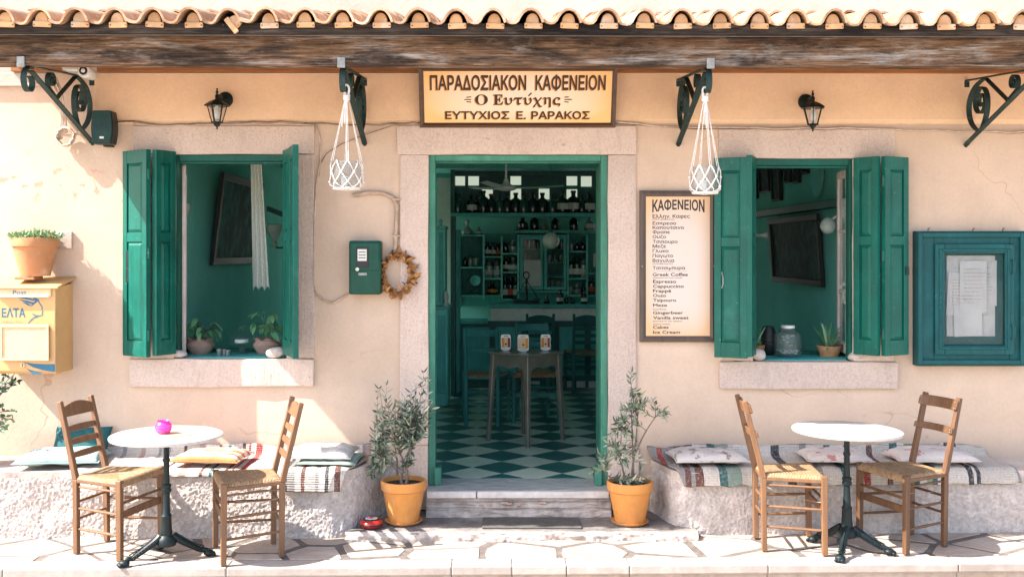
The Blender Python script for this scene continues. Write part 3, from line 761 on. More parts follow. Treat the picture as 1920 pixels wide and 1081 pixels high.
# ------------------------------------------------------------------ window frames and shutters
def leaf(w, h, t=.036):
    """shutter leaf in its own frame: x from the hinge, y thickness, z height"""
    b = B(); st = .045
    b.box(0, st, -t/2, t/2, 0, h); b.box(w - st, w, -t/2, t/2, 0, h)
    rails = [(0, .10), (h * .555, h * .555 + .06), (h - .085, h)]
    for a, c in rails: b.box(st, w - st, -t/2 + .001, t/2 - .001, a, c)
    for (a, c) in ((.10, h * .555), (h * .555 + .06, h - .085)):
        b.box(st, w - st, -t/2 + .011, t/2 - .011, a, c)
        i = .018
        for s in (-1, 1):                                         # raised field with sloping margins
            x0, x1, z0, z1 = st + .004, w - st - .004, a + .004, c - .004
            y0 = s * (t/2 - .011); y1 = s * (t/2 - .002)
            vs = [(x0,y0,z0),(x1,y0,z0),(x1,y0,z1),(x0,y0,z1),(x0+i,y1,z0+i),(x1-i,y1,z0+i),(x1-i,y1,z1-i),(x0+i,y1,z1-i)]
            b.add(vs, [(4,5,6,7),(0,1,5,4),(1,2,6,5),(2,3,7,6),(3,0,4,7)])
    return b
def shutter(parent, p, q, z0, z1, hw=True, mt='green'):
    """leaf standing between plan points p and q (x, out)"""
    a = Vector((p[0], -p[1])); c = Vector((q[0], -q[1])); w = (c - a).length; ang = atan2(c.y - a.y, c.x - a.x)
    b = leaf(w, z1 - z0)
    if hw:
        for zz in (.14, (z1 - z0) * .5, z1 - z0 - .16): b.tube([(0, 0, zz - .035), (0, 0, zz + .035)], .011, 8)
    b.xf(Matrix.Translation((a.x, a.y, z0)) @ Matrix.Rotation(ang, 4, 'Z'))
    return b.build('shutter', M[mt], parent, bevel=.002)
def wframe(opn, out=-.02, m='green', sillz=None):
    x0, x1, z0, z1 = opn; w = .045; y0, y1 = -out, -out + .07; b = B()
    b.box(x0, x0 + w * .5, y0, y1, z0, z1); b.box(x1 - w * .5, x1, y0, y1, z0, z1)
    b.box(x0 + w * .5, x1 - w * .5, y0 - .004, y1, z1 - .045, z1 - .001); b.box(x0 + w * .5, x1 - w * .5, y0 + .015, y1, z1 - .062, z1 - .045)
    return b
win = thing('left_window', 'open window with green shutters behind the mailbox side table', 'window') if False else None
lw = wframe(LW).build('window_frame', M['green_dark'], cafe, bevel=.003)
rw = wframe(RW).build('window_frame', M['green_dark'], cafe, bevel=.003)
zl0, zl1 = Z(662), Z(285)
shutter(lw, (-2.142, .02), (-2.222, .175), zl0, zl1); shutter(lw, (-2.256, .185), (-2.462, .035), zl0 - .008, zl1)
shutter(lw, (-1.402, .03), (-1.328, .205), zl0, zl1 + .006); shutter(lw, (-1.326, .215), (-1.262, .40), zl0 + .004, zl1 + .01)
zr0, zr1 = Z(668), Z(297)
shutter(rw, (1.700, .02), (1.632, .185), zr0 + .015, zr1 + .006); shutter(rw, (1.626, .165), (1.432, .075), zr0 + .005, zr1 - .006)
shutter(rw, (2.372, .02), (2.478, .165), zr0 + .02, zr1 + .0); shutter(rw, (2.508, .165), (2.70, .06), zr0 + .02, zr1 + .0)
# small hardware on the shutters
b = B(); x, o = X(1352, .13), .15
b.tube([(x, -o, Z(510, o)), (x + .004, -o - .02, Z(520, o)), (x + .004, -o - .02, Z(532, o)), (x, -o, Z(540, o))], .004, 6); b.build('handle', M['zinc'], rw)
b = B(); b.box(X(237, .06), X(243, .06), -.075, -.05, Z(530, .06), Z(470, .06)); b.build('latch', M['iron'], lw, bevel=.002)
b = B(); b.box(X(1697, .08), X(1703, .08), -.10, -.075, Z(515, .08), Z(500, .08)); b.build('latch', M['iron'], rw, bevel=.002)
for wnd, opn in ((lw, LW), (rw, RW)):
    box('sill_board', M['in_wood'], wnd, opn[0] - .12, opn[1] + .12, .13, .46, opn[2] - .002, opn[2] + .006, bevel=.002)
    box('sill_front', M['in_wood'], wnd, opn[0] + .03, opn[1] - .03, .06, .1295, opn[2] - .002, opn[2] + .006); box('sill_rail', M['green_dark'], wnd, opn[0] - .1, opn[1] + .1, .41, .45, opn[2] + .006, opn[2] + .03, bevel=.004)
# inner casements folded back into the room
def casement(parent, p, q, z0, z1, bars, m='white_casement'):
    a = Vector((p[0], p[1])); c = Vector((q[0], q[1])); w = (c - a).length; ang = atan2(c.y - a.y, c.x - a.x)
    b = B(); s = .045; h = z1 - z0; t = .032
    b.box(0, s, -t/2, t/2, 0, h); b.box(w - s, w, -t/2, t/2, 0, h); b.box(s, w - s, -t/2, t/2, 0, .07); b.box(s, w - s, -t/2, t/2, h - .05, h)
    for k in range(1, bars): b.box(s, w - s, -.010, .010, h * k / bars - .009, h * k / bars + .009)
    Mx = Matrix.Translation((a.x, a.y, z0)) @ Matrix.Rotation(ang, 4, 'Z'); b.xf(Mx)
    o = b.build('casement', M[m], parent, bevel=.003)
    for k in range(bars):
        g = B(); g.box(s, w - s, -.002, .002, .07 + (h - .12) * k / bars + .01, .07 + (h - .12) * (k + 1) / bars - .01); g.xf(Mx); g.build('pane', M['glass'], parent)
    return o
casement(lw, (-2.125, .135), (-2.212, .455), LW[2] + .03, LW[3] - .06, 3)
casement(rw, (2.385, .135), (2.435, .50), RW[2] + .03, RW[3] - .06, 3)

# door frame and leaves
b = B(); x0, x1, zt = DR[0], DR[1], DR[3]
b.box(x0, x0 + .045, .02, .12, .21, zt); b.box(x1 - .045, x1, .02, .12, .21, zt); b.box(x0 + .045, x1 - .045, .017, .12, zt - .04, zt - .001)
b.box(x0, x0 + .03, .12, .29, .21, zt - .04); b.box(x1 - .03, x1, .12, .29, .21, zt - .04); b.box(x0 + .045, x1 - .045, .045, .12, zt - .05, zt - .04)
df = b.build('door_frame', M['green_pale'], cafe, bevel=.004)
for x, s in ((x0 - .022, 1), (x1 + .022, -1)):
    lf = box('door_leaf', M['green_pale'], cafe, x, x + .03 * s, .30, .78, .225, zt - .03, bevel=.003)
    for z0_, z1_ in ((.35, .85), (1.0, 2.2)): box('door_panel', M['green_pale'], lf, x + .03 * s, x + .036 * s, .37, .71, z0_, z1_, bevel=.003)
for xa, xb in ((x0 + .04, x0 + .085), (x1 - .085, x1 - .04)): box('door_frame_foot', M['green_pale'], df, xa, xb, -.005, .10, .21, .33, bevel=.004)

# ------------------------------------------------------------------ AWNING ROOF
roof = thing('awning_roof', 'tiled awning roof on a weathered timber beam over the cafe front', 'roof', (0, -.5, 2.9))
RL, RR = -3.22, 4.6
box('beam', M['beam'], roof, RL, RR, -1.05, -.93, Z(122, 1.05), Z(68, 1.05), bevel=.008, seg=2)
box('drip_strip', M['zinc'], roof, RL, RR, -1.056, -.99, Z(67.5, 1.056), Z(64.5, 1.056), bevel=.001)
box('fascia', M['fascia'], roof, RL, RR, -1.195, -1.17, Z(63.5, 1.195), Z(44, 1.195), bevel=.002)
box('eave_board', M['fascia'], roof, RL, RR, -1.169, -.95, 2.984, 2.998)
b = B(); b.add([(RL, -.925, 2.925), (RR, -.925, 2.925), (RR, -.02, 3.035), (RL, -.02, 3.035), (RL, -.925, 2.94), (RR, -.925, 2.94), (RR, -.02, 3.05), (RL, -.02, 3.05)],
      [(0,3,2,1),(4,5,6,7),(0,1,5,4),(1,2,6,5),(2,3,7,6),(3,0,4,7)]); b.build('soffit', M['soffit'], roof)
x = RL + .1
while x < RR:
    b = B().bar((x, -.925, 2.90), (x, -.02, 3.008), .055, .045); b.build('rafter', M['soffit'], roof, bevel=.003); x += .62
box('wall_plate', M['soffit'], roof, RL, RR, -.035, -.005, 2.95, 3.03, bevel=.003)
SP = .2075; SL = .17
prof = [(0, .022), (.02, .007), (.045, .001), (.066, .004), (.082, .018), (.094, .042), (.110, .064), (.130, .079), (.152, .083), (.174, .075), (.192, .056), (.204, .034), (.2115, .013)]
def tile_mesh(sd):
    r = random.Random(sd); b = B(); vs = []; L = .46; n = len(prof); th = .013
    for y, sc in ((0, 1.0), (.012, 1.0), (L, .94)):
        for side in (0, 1):
            for i, (px_, pz_) in enumerate(prof):
                a = prof[max(0, i-1)]; c = prof[min(n-1, i+1)]; d = Vector((c[0]-a[0], c[1]-a[1])).normalized(); nn = Vector((-d.y, d.x)) * (th * side)
                j = r.uniform(-.0018, .0018) if y == 0 else 0
                vs.append(((px_ + nn.x - .152) * .978, y + j, (pz_ + nn.y) * sc * .98 + y * SL))
    def id_(k, s_, i): return (k * 2 + s_) * n + i
    fs = []
    for k in range(2):
        for i in range(n - 1):
            fs.append((id_(k,1,i), id_(k,1,i+1), id_(k+1,1,i+1), id_(k+1,1,i))); fs.append((id_(k,0,i+1), id_(k,0,i), id_(k+1,0,i), id_(k+1,0,i+1)))
        fs.append((id_(k,0,0), id_(k,1,0), id_(k+1,1,0), id_(k+1,0,0))); fs.append((id_(k,1,n-1), id_(k,0,n-1), id_(k+1,0,n-1), id_(k+1,1,n-1)))
    for i in range(n - 1): fs.append((id_(0,0,i), id_(0,0,i+1), id_(0,1,i+1), id_(0,1,i))); fs.append((id_(2,0,i+1), id_(2,0,i), id_(2,1,i), id_(2,1,i+1)))
    b.add(vs, fs); return b.mesh('roof_tile', M['tile'], smooth=50)
tms = [tile_mesh(k) for k in range(5)]
hb = B()
arc = [(.046 * cos(t), .026 + .050 * sin(t)) for t in [pi * k / 9 for k in range(10)]]
hb.prism([(-.050, -.010), (.050, -.010), (.050, .020), (-.050, .022)], (0, 0, 0), (1, 0, 0), (0, 0, 1), (0, .014, 0)); hb.prism([(-.046, -.004), (.034, -.004)] + [(p[0] * .8 - .006, p[1]) for p in arc], (0, .010, 0), (1, 0, 0), (0, 0, 1), (0, .03, 0))
bmh = hb.mesh('eave_block', M['tileblock'], bevel=.004)
nb = B(); 
for sx in (-.04, .042): nb.lathe([(.004, 0), (.003, .003), (0, .004)], (sx, -.001, .003), 6, rot=Matrix.Rotation(pi/2, 3, 'X'))
nbm = nb.mesh('nail', M['rust'])
i = -15
tr = random.Random(3)
while True:
    x = -.017 + i * SP; i += 1
    if x < RL + .05: continue
    if x > RR - .1: break
    for row in range(3):
        o = link_mesh('roof_tile', tms[tr.randrange(5)], roof)
        o.location = (x + tr.uniform(-.004, .004), -1.245 + row * .40 + tr.uniform(-.012, .012) + .5, 3.003 + row * (.40 * SL + .012) + tr.uniform(-.002, .003) - 2.9)
        o.rotation_euler = (0, tr.uniform(-.03, .03), tr.uniform(-.02, .02))
    o = link_mesh('eave_block', bmh, roof); ex = x + tr.uniform(-.006, .006)
    slip = abs(x - X(425, 1.1)) < .1
    o.location = (ex + .004, -1.212 + .5, 3.003 - 2.9 + tr.uniform(-.003, .003)); o.rotation_euler = (0, .9 if slip else tr.uniform(-.05, .05), 0)
    o = link_mesh('nail', nbm, roof); o.location = (ex + .004, -1.213 + .5, 3.002 - 2.9)
roof.rotation_euler = (0, .0022, 0)

# wrought-iron brackets (parts of the roof)
def spiral(c, r0, r1, a0, a1, n=26, ez=1.0):
    return [(c[0] + (r0 + (r1 - r0) * k / n) * cos(a0 + (a1 - a0) * k / n), c[1] + ez * (r0 + (r1 - r0) * k / n) * sin(a0 + (a1 - a0) * k / n)) for k in range(n + 1)]
def bez(p, n=14):
    out = []
    for k in range(n + 1):
        t = k / n; q = [Vector(v) for v in p]
        while len(q) > 1: q = [q[i].lerp(q[i+1], t) for i in range(len(q) - 1)]
        out.append(q[0])
    return out
def bracket(x, hook):
    V = lambda pts: [(x, -p[0], p[1]) for p in pts]
    wd = .034; b = B()
    b.strip(V([(.005, 2.478), (.03, 2.492), (.93, 2.80)]), wd, .008, (1, 0, 0))
    br = b.build('bracket', M['iron'], roof)
    b = B().strip(V([(.012, 2.905), (.5, 2.865), (.985, 2.822)]), wd * .9, .007, (1, 0, 0)); b.build('top_bar', M['iron'], br)
    b = B().strip(V([(.012, 2.90), (.012, 2.86)]), wd, .01, (1, 0, 0)); b.build('wall_tab', M['iron'], br)
    c = bez([(.27, 2.875), (.06, 2.86), (.0, 2.74), (.02, 2.60), (.20, 2.548)], 20); B().strip(V(c), wd, .007, (1, 0, 0)).build('scroll', M['iron'], br)
    sp = bez([(.235, 2.562), (.345, 2.66), (.335, 2.80), (.235, 2.83)], 12)[:-1] + spiral((.225, 2.735), .095, .018, pi/2, pi/2 + 3.4 * pi, 44)
    B().strip(V(sp), wd, .007, (1, 0, 0)).build('scroll', M['iron'], br)
    sp = [(.60, 2.70), (.70, 2.745)] + spiral((.655, 2.79), .052, .012, -.3, -.3 + 3.0 * pi, 30); B().strip(V(sp), wd * .9, .006, (1, 0, 0)).build('scroll', M['iron'], br)
    B().strip(V([(.29, 2.874), (.585, 2.688)]), wd * .9, .007, (1, 0, 0)).build('strut', M['iron'], br)
    if hook:
        sp = spiral((.955, 2.735), .085, .03, pi * .62, pi * .62 - 2.1 * pi, 30, 1.0); B().strip(V(sp), wd, .007, (1, 0, 0)).build('hook', M['iron'], br)
    B().box(x - .022, x + .022, -1.064, -1.0505, 2.80, 2.86).build('clip', M['zinc'], br, bevel=.002)
    b = B(); b.tube([(x, -.012, 2.484), (x, .0, 2.47)], .012, 6); b.build('bolt', M['iron'], br)
for px, hk in ((174, 1), (684, 1), (1272, 1), (1811, 1)): bracket(X(px), hk)

# ------------------------------------------------------------------ MASONRY BENCHES
def bench(path, top, back, label, seed):
    """path: plan polyline of the exposed faces"""
    t = thing('masonry_bench', label, 'bench', (path[0][0] * .5 + path[-1][0] * .5, -.25, 0))
    pts = [Vector(p) for p in path]; seg = [(pts[i+1] - pts[i]).length for i in range(len(pts) - 1)]; L = sum(seg)
    def at(d):
        for i, s_ in enumerate(seg):
            if d <= s_ or i == len(seg) - 1: return pts[i].lerp(pts[i+1], d / s_), (pts[i+1] - pts[i]).normalized()
            d -= s_
    def nrm(d):
        n = Vector((0, 0))
        for k in (-.06, -.03, 0, .03, .06):
            _, tt = at(min(max(d + k, .001), L - .001)); n += Vector((tt.y, -tt.x))
        return n.normalized() * (1 if seed else 1)
    H = top - .035; nu = int(L / .0058); nv = int(H / .0058)
    sgn = -1
    def fn(u, v):
        d = u * L; p, tt = at(d); n = nrm(d)
        if n.y > .2 : n = -n
        z = -.03 + (H + .03) * v
        q = Vector((p.x * 1.0, p.y, z))
        a = noise.fractal(q * 7 + Vector((seed, 0, 0)), 1.0, 2.1, 2) * .009 + noise.noise(q * 95) * .0045 + max(0, noise.noise(q * 58 + Vector((3, 3, 3)))) * .009 + noise.noise(q * 130) * .003
        a += .012 * (1 - v) ** 2
        return (p.x + n.x * a, p.y + n.y * a, z + noise.noise(q * 30) * .004)
    B().grid(fn, nu, nv).build('rough_face', M['roughstone'], t, smooth='all', fix=False)
    poly = [(p.x, p.y) for p in pts] + [(pts[-1].x, .0)] + [(pts[0].x, .0)]
    b = B(); b.prism([(x_, min(0, y_)) for x_, y_ in poly], (0, 0, top - .042), (1, 0, 0), (0, 1, 0), (0, 0, .042))
    me = b.mesh('bench_top', M['cap'], OFF[t.name], bevel=.012, seg=2)
    bm = bmesh.new(); bm.from_mesh(me)
    bmesh.ops.subdivide_edges(bm, edges=[e for e in bm.edges if e.calc_length() > .3], cuts=40, use_grid_fill=True)
    for v in bm.verts:
        n = noise.noise_vector(v.co * 9); m_ = noise.noise_vector(v.co * 31); v.co += Vector((0, n.y * .009 + m_.y * .005, n.z * .004))
    bm.to_mesh(me); bm.free(); link_mesh('bench_top', me, t)
    box('core', M['cement'], t, min(p.x for p in pts) + .25, max(p.x for p in pts) - .25, -.27, -.002, -.02, top - .06)
    return t
bench([(-4.2, -.495), (-1.02, -.495), (-.955, -.475), (-.915, -.43), (-.67, -.002)], .405, 0, 'rough rendered masonry bench left of the doorstep with pale cap', 0)
bench([(1.02, -.002), (1.10, -.33), (1.14, -.39), (1.21, -.425), (4.4, -.315)], .385, 0, 'rough rendered masonry bench right of the doorstep under striped rug', 7)
# ================================================================== CHAIRS
def chair(label, loc, ang, kind, wm='chair', seatm='rush', name='taverna_chair', group=None, detail=True):
    t = thing(name, label, 'chair', (0, 0, 0), group)
    m = M[wm]; bw, fw, xb, xf = .285, .415, -.165, .165; sh = .445; ph = .88; lean = .115
    up = (0, 1, 0)
    for s in (-1, 1):
        b = B(); y = s * bw / 2
        b.bar((xb, y, 0), (xb - .005, y, .43), .030, .032, up, .032, .034)
        b.bar((xb - .005, y, .43), (xb - lean, y, ph), .032, .034, up, .028, .028)
        b.build('leg', m, t, bevel=.003)
        b = B(); y = s * fw / 2
        b.bar((xf + .004, y, 0), (xf, y, sh + .012), .031, .033, up, .035, .035); b.build('leg', m, t, bevel=.003)
    def sy(x, side):                                              # y of the side rung at depth x
        return side * (bw / 2 + (fw - bw) / 2 * (x - xb) / (xf - xb))
    def rung(p, q, r=.0085, mm=None):
        B().tube([p, (Vector(p) * .5 + Vector(q) * .5), q], [r * .85, r * 1.1, r * .85], 8).build('rung', mm or m, t, smooth=True)
    for s in (-1, 1):
        for z in (.145, .265): rung((xb, s * bw/2, z), (xf, s * fw/2, z - .004))
        rung((xb, s * bw/2, sh - .055), (xf, s * fw/2, sh - .055), .007)
    rung((xf, -fw/2, .32), (xf, fw/2, .32)); B().bar((xf, -fw/2, .255), (xf, fw/2, .255), .016, .042, (0, 0, 1)).build('stretcher', m, t, bevel=.003)
    for z in (.30, .20): rung((xb, -bw/2, z), (xb, bw/2, z))
    for s in (-1, 1): B().bar((xb, s * bw/2, sh - .018), (xf, s * fw/2, sh - .018), .024, .022, (0, 0, 1)).build('seat_rail', m, t, bevel=.003)
    B().bar((xf, -fw/2, sh - .018), (xf, fw/2, sh - .018), .022, .03, (0, 0, 1)).build('seat_rail', m, t, bevel=.003)
    B().bar((xb, -bw/2, sh - .018), (xb, bw/2, sh - .018), .022, .022, (0, 0, 1)).build('seat_rail', m, t, bevel=.003)
    # woven seat: pillowed, its rim wrapping the rails
    def seat(u, v):
        x = xb - .008 + (xf - xb + .026) * u; hw = (bw + (fw - bw) * u) / 2 + .008; y = hw * (2 * v - 1)
        e1 = min(u, 1 - u, v, 1 - v); z = sh + .012 - .020 * max(0, 1 - e1 / .07) ** 2 - .004 * sin(pi * u) * sin(pi * v)
        # leave the corner posts free
        return Vector((x, y, z))
    b = B(); nu = 44; b.grid(seat, nu, nu); n0 = len(b.v)
    b.grid(lambda u, v: seat(u, v) - Vector((0, 0, .022)), nu, nu)
    for k in range(nu):
        for (i, j, i2, j2) in ((k, 0, k+1, 0), (k+1, nu, k, nu), (0, k+1, 0, k), (nu, k, nu, k+1)):
            a, c = i*(nu+1)+j, i2*(nu+1)+j2; b.f.append([a, c, c + n0, a + n0]); b.m.append(0)
    for v in b.v:
        w_ = abs(v.x) * 1.15 > abs(v.y); q = v.y if w_ else v.x
        v.z += .0012 * sin(q * 2 * pi / .0165)
    b.build('seat', M[seatm], t, smooth=True)
    def bx(z): return xb - .005 - (lean - .005) * (z - .43) / (ph - .43)
    if kind == 'ladder':
        poly = [(-bw/2, 0), (bw/2, 0)] + [(bw/2 - bw * k / 12, .055 + .03 * sin(pi * k / 12)) for k in range(13)]
        B().prism(poly, (bx(.785) - .006, 0, .785), (0, 1, 0), (-.24, 0, .97), (.014, 0, .003)).build('top_rail', m, t, bevel=.003)
        for z in (.70, .625, .55):
            poly = [(-bw/2 + bw * k / 8, -.004 * sin(pi * k / 8)) for k in range(9)] + [(bw/2 - bw * k / 8, .030 + .006 * sin(pi * k / 8)) for k in range(9)]
            B().prism(poly, (bx(z) - .005, 0, z), (0, 1, 0), (-.24, 0, .97), (.011, 0, .003)).build('back_slat', m, t, bevel=.002)
    else:
        for z, h in ((.805, .062), (.665, .040)):
            b = B(); n = 16; w2 = bw / 2 + .018; vs = []
            for k in range(n + 1):
                y = -w2 + 2 * w2 * k / n; bow = -.030 * (1 - (y / w2) ** 2)
                for dx, dz in ((.016, 0), (.030, 0), (.030, h), (.016, h)):
                    end = (1 if 0 < k < n else .75); vs.append((bx(z + dz) + dx + bow, y, z + h/2 + (dz - h/2) * end))
            fs = [(k*4+a, (k+1)*4+a, (k+1)*4+(a+1)%4, k*4+(a+1)%4) for k in range(n) for a in range(4)] + [(0,1,2,3), (n*4+3, n*4+2, n*4+1, n*4)]
            b.add(vs, fs); o = b.build('back_rail', m, t, bevel=.002)
            sb = B()
            for s in (-1, 1):
                for dz in (.013, h - .013): sb.lathe([(.0045, 0), (.003, .002), (0, .003)], (bx(z + dz) + .029, s * (w2 - .017), z + dz), 6, rot=Matrix.Rotation(pi/2, 3, 'Y'))
            stuff(sb.build('screw', M['zinc'], o))
    if detail:
        r_ = random.Random(hash(label) % 99); p = [(xf - .01, -fw/2 + .02, .30), (.05, -.05, .262 + .02), (-.06, .08, .30), (xb + .02, bw/2 - .01, .335)]
        B().tube(bez(p, 14), .0012, 5).build('loose_cane', M['cream_cable'], t)
    t.location = loc; t.rotation_euler = (0, 0, ang); return t
chair('ladder-back rush chair facing right, back arched, far left of the left marble table', (-2.258, -.757, .006), radians(-15), 'ladder')
chair('ladder-back rush chair seen from behind its side, between left marble table and olive pot', (-1.452, -.84, .006), radians(201), 'ladder')
chair('rush chair with bolted back rails facing right, left of the bare marble table', (1.748, -.672, .006), radians(-4), 'curved')
chair('rush chair with two curved bolted back rails facing left, far right of terrace', (2.472, -.622, .006), radians(199), 'curved', 'chair_dark')

# ================================================================== TABLES
def cafe_table(label, x, y, angs, tilt=0):
    t = thing('marble_table', label, 'table', (x, y, .004)); z0 = .004
    b = B(); b.lathe([(.300, -.0), (.312, .003), (.315, .010), (.314, .018), (.306, .022), (0, .022)], (0, 0, 0), 64)
    b.xf(Matrix.Translation((x, y, z0 + .697)) @ Matrix.Rotation(tilt, 4, 'Y')); b.build('marble_top', M['marble_top'], t, smooth=True)
    b = B(); b.lathe([(.10, .69), (.10, .697)], (x, y, z0), 16); b.bar((x - .14, y, z0 + .688), (x + .14, y, z0 + .688), .03, .006); b.bar((x, y - .14, z0 + .6885), (x, y + .14, z0 + .6885), .03, .005); b.build('top_plate', M['black_iron'], t)
    pr = [(.030, .13), (.034, .16), (.030, .19), (.028, .25), (.031, .255), (.022, .27), (.019, .36), (.019, .385), (.027, .392), (.029, .404), (.024, .414), (.027, .42), (.028, .432), (.019, .44), (.0165, .50), (.0165, .56), (.021, .566), (.021, .578), (.016, .585), (.016, .672), (.024, .68), (.026, .69)]
    B().lathe(pr, (x, y, z0), 20).build('column', M['black_iron'], t, smooth=True)
    b = B()
    for k in range(8):
        a = 2 * pi * k / 8; b.tube([(x + .029 * cos(a), y + .029 * sin(a), z0 + .16), (x + .021 * cos(a), y + .021 * sin(a), z0 + .25)], .0035, 5)
    b.build('fluting', M['black_iron'], t)
    B().lathe([(.052, .085), (.058, .10), (.05, .13), (.032, .145)], (x, y, z0), 20).build('hub', M['black_iron'], t, smooth=True)
    for a in angs:
        a = radians(a); d = Vector((cos(a), sin(a), 0)); c = Vector((x, y, z0)); L = .235
        b = B(); pts = []; rr_ = []
        for k in range(13):
            u = k / 12; pts.append(c + d * (.035 + (L - .045) * u) + Vector((0, 0, .118 - .118 * u ** .85 + .022 + .012 * (u > .85)))); rr_.append(.022 - .008 * u)
        b.tube(pts, rr_, 8); ft = b.build('foot', M['black_iron'], t, smooth=True)
        b = B(); sd = Vector((-d.y, d.x, 0))
        for k in range(2, 11):                                    # cast leaf ribs on the foot
            p = pts[k] + Vector((0, 0, rr_[k] * .9)); b.tube([p - sd * .02 - d * .006 - Vector((0, 0, .012)), p + d * .006, p + sd * .02 - d * .006 - Vector((0, 0, .012))], .0045, 5)
        b.tube([pts[1] + Vector((0, 0, .026)), pts[6] + Vector((0, 0, .022)), pts[11] + Vector((0, 0, .017))], .005, 5)
        b.build('rib', M['black_iron'], ft)
        b = B(); p = c + d * L; b.blob(p + Vector((0, 0, .020)), .032, .028, .020, 10, 7)
        for s in (-1, 0, 1): b.blob(p + d * .026 + sd * s * .017 + Vector((0, 0, .012)), .014, .009, .012, 8, 6)
        b.build('paw', M['black_iron'], ft, smooth='all')
    return t
cafe_table('round white marble table with pink candle jar on top, between the two left chairs', X(312, .98), -.98, (214, 20, 117))
cafe_table('bare round white marble table on green cast iron foot, between the two right chairs', 2.06, -.80, (243, -20, 127), radians(.9))
# candle jar and paper
tz = .004 + .697 + .022 + .0008
cx_, cy_ = X(307, .98), -.985
tag(B().prism([(-.155, -.02), (.015, -.135), (.165, -.01), (-.02, .085)], (cx_ + .03, cy_, tz), (1, 0, 0), (0, 1, 0), (0, 0, .0035)).build('menu_sheet', M['mail_pale'], None, org=(cx_, cy_, tz)), 'pale folded menu sheet under the pink candle jar', 'menu')
jar = thing('candle_jar', 'small pink glass candle jar on the left marble table', 'candle holder', (cx_, cy_, tz + .004))
B().lathe([(.028, .0), (.036, .006), (.046, .022), (.044, .03), (.049, .036), (.046, .046), (.047, .052), (.036, .064), (.034, .068), (.038, .074), (.036, .074), (.031, .066), (.042, .05), (.042, .02), (.03, .006), (0, .006)], (cx_, cy_, tz + .004), 28).build('glass', M['pink_glass'], jar, smooth=True)
B().lathe([(.018, .007), (.018, .022), (0, .023)], (cx_, cy_, tz + .004), 16).build('candle', M['white_gloss'], jar, smooth=True)

# ================================================================== RUGS AND CUSHIONS
def rug(name, label, x0, x1, prof, m, seed, slant0=0, slant1=0, th=.007, amp=.006, org=None, skew=0):
    """prof: (out, z) points from the wall over the bench and down its face"""
    ps = [Vector(p) for p in prof]; sg = [(ps[i+1] - ps[i]).length for i in range(len(ps) - 1)]; L = sum(sg)
    def at(d):
        for i, s_ in enumerate(sg):
            if d <= s_ or i == len(sg) - 1: return ps[i].lerp(ps[i+1], min(1, d / s_))
            d -= s_
    def sm(d): return (at(max(0, d - .02)) + at(d) + at(min(L, d + .02))) / 3
    def base(u, v):
        d = v * L; p = sm(d); x = x0 + (x1 - x0) * u + slant0 * v * (1 - u) + slant1 * v * u
        nn = noise.fractal(Vector((x * 5.5 + seed, d * 2.5, seed)), 1, 2, 3) * amp * 1.6 + noise.noise(Vector((x * 17, d * 8, seed))) * amp * .5
        ed = 1 + .02 * noise.noise(Vector((x * 12, seed, 0)))
        nrm = Vector((.35, 1)) if p.y < ps[-1].y + .0 else Vector((.5, .8))
        p = p + Vector((0, .035 * noise.noise(Vector((x * 3.2, seed * 3, 0))) * max(0, 1 - v * 7)))
        return Vector((x, -(p.x * (1 - skew * (x - x0))) - max(0, nn) * .6, p.y + abs(nn) + (ed - 1) * (.4 if v > .95 else 0)))
    nu = int(abs(x1 - x0) / .014); nv = int(L / .014); b = B(); b.grid(base, nu, nv); n0 = len(b.v)
    b.grid(lambda u, v: base(u, v) - Vector((0, -.35 * th, th)), nu, nv)
    w = nv + 1
    for k in range(nu):
        for j in (0, nv): a, c = k*w+j, (k+1)*w+j; b.f.append([a, c, c+n0, a+n0]); b.m.append(0)
    for k in range(nv):
        for i in (0, nu): a, c = i*w+k, i*w+k+1; b.f.append([a, c, c+n0, a+n0]); b.m.append(0)
    o = b.build(name, m, None, org=org or ((x0 + x1) / 2, -.25, prof[1][1]), smooth='all'); return tag(o, label, 'rug')
tl, tr_ = .408, .389
rug('woven_rug', 'pale striped rag rug folded over left bench under the orange cushion', X(200), X(560), [(.012, tl + .085), (.03, tl + .02), (.07, tl + .008), (.49, tl + .006), (.515, tl - .03)], M['rug_left'], 2, -.03, .02)
rug('woven_rug', 'striped rag rug hanging over the left bench corner beside the olive pot', X(545), X(716), [(.012, tl + .075), (.03, tl + .03), (.07, tl + .018), (.485, tl + .016), (.52, tl - .02), (.535, tl - .12)], M['rug_end'], 8, .01, -.20, amp=.008)
rug('woven_rug', 'red green and white striped rag rug covering the right bench', X(1212), X(1845), [(.012, tr_ + .10), (.03, tr_ + .03), (.07, tr_ + .016), (.405, tr_ + .013), (.452, tr_ - .02), (.468, tr_ - .085)], M['rug_right'], 5, .17, .06, amp=.008, skew=.081)
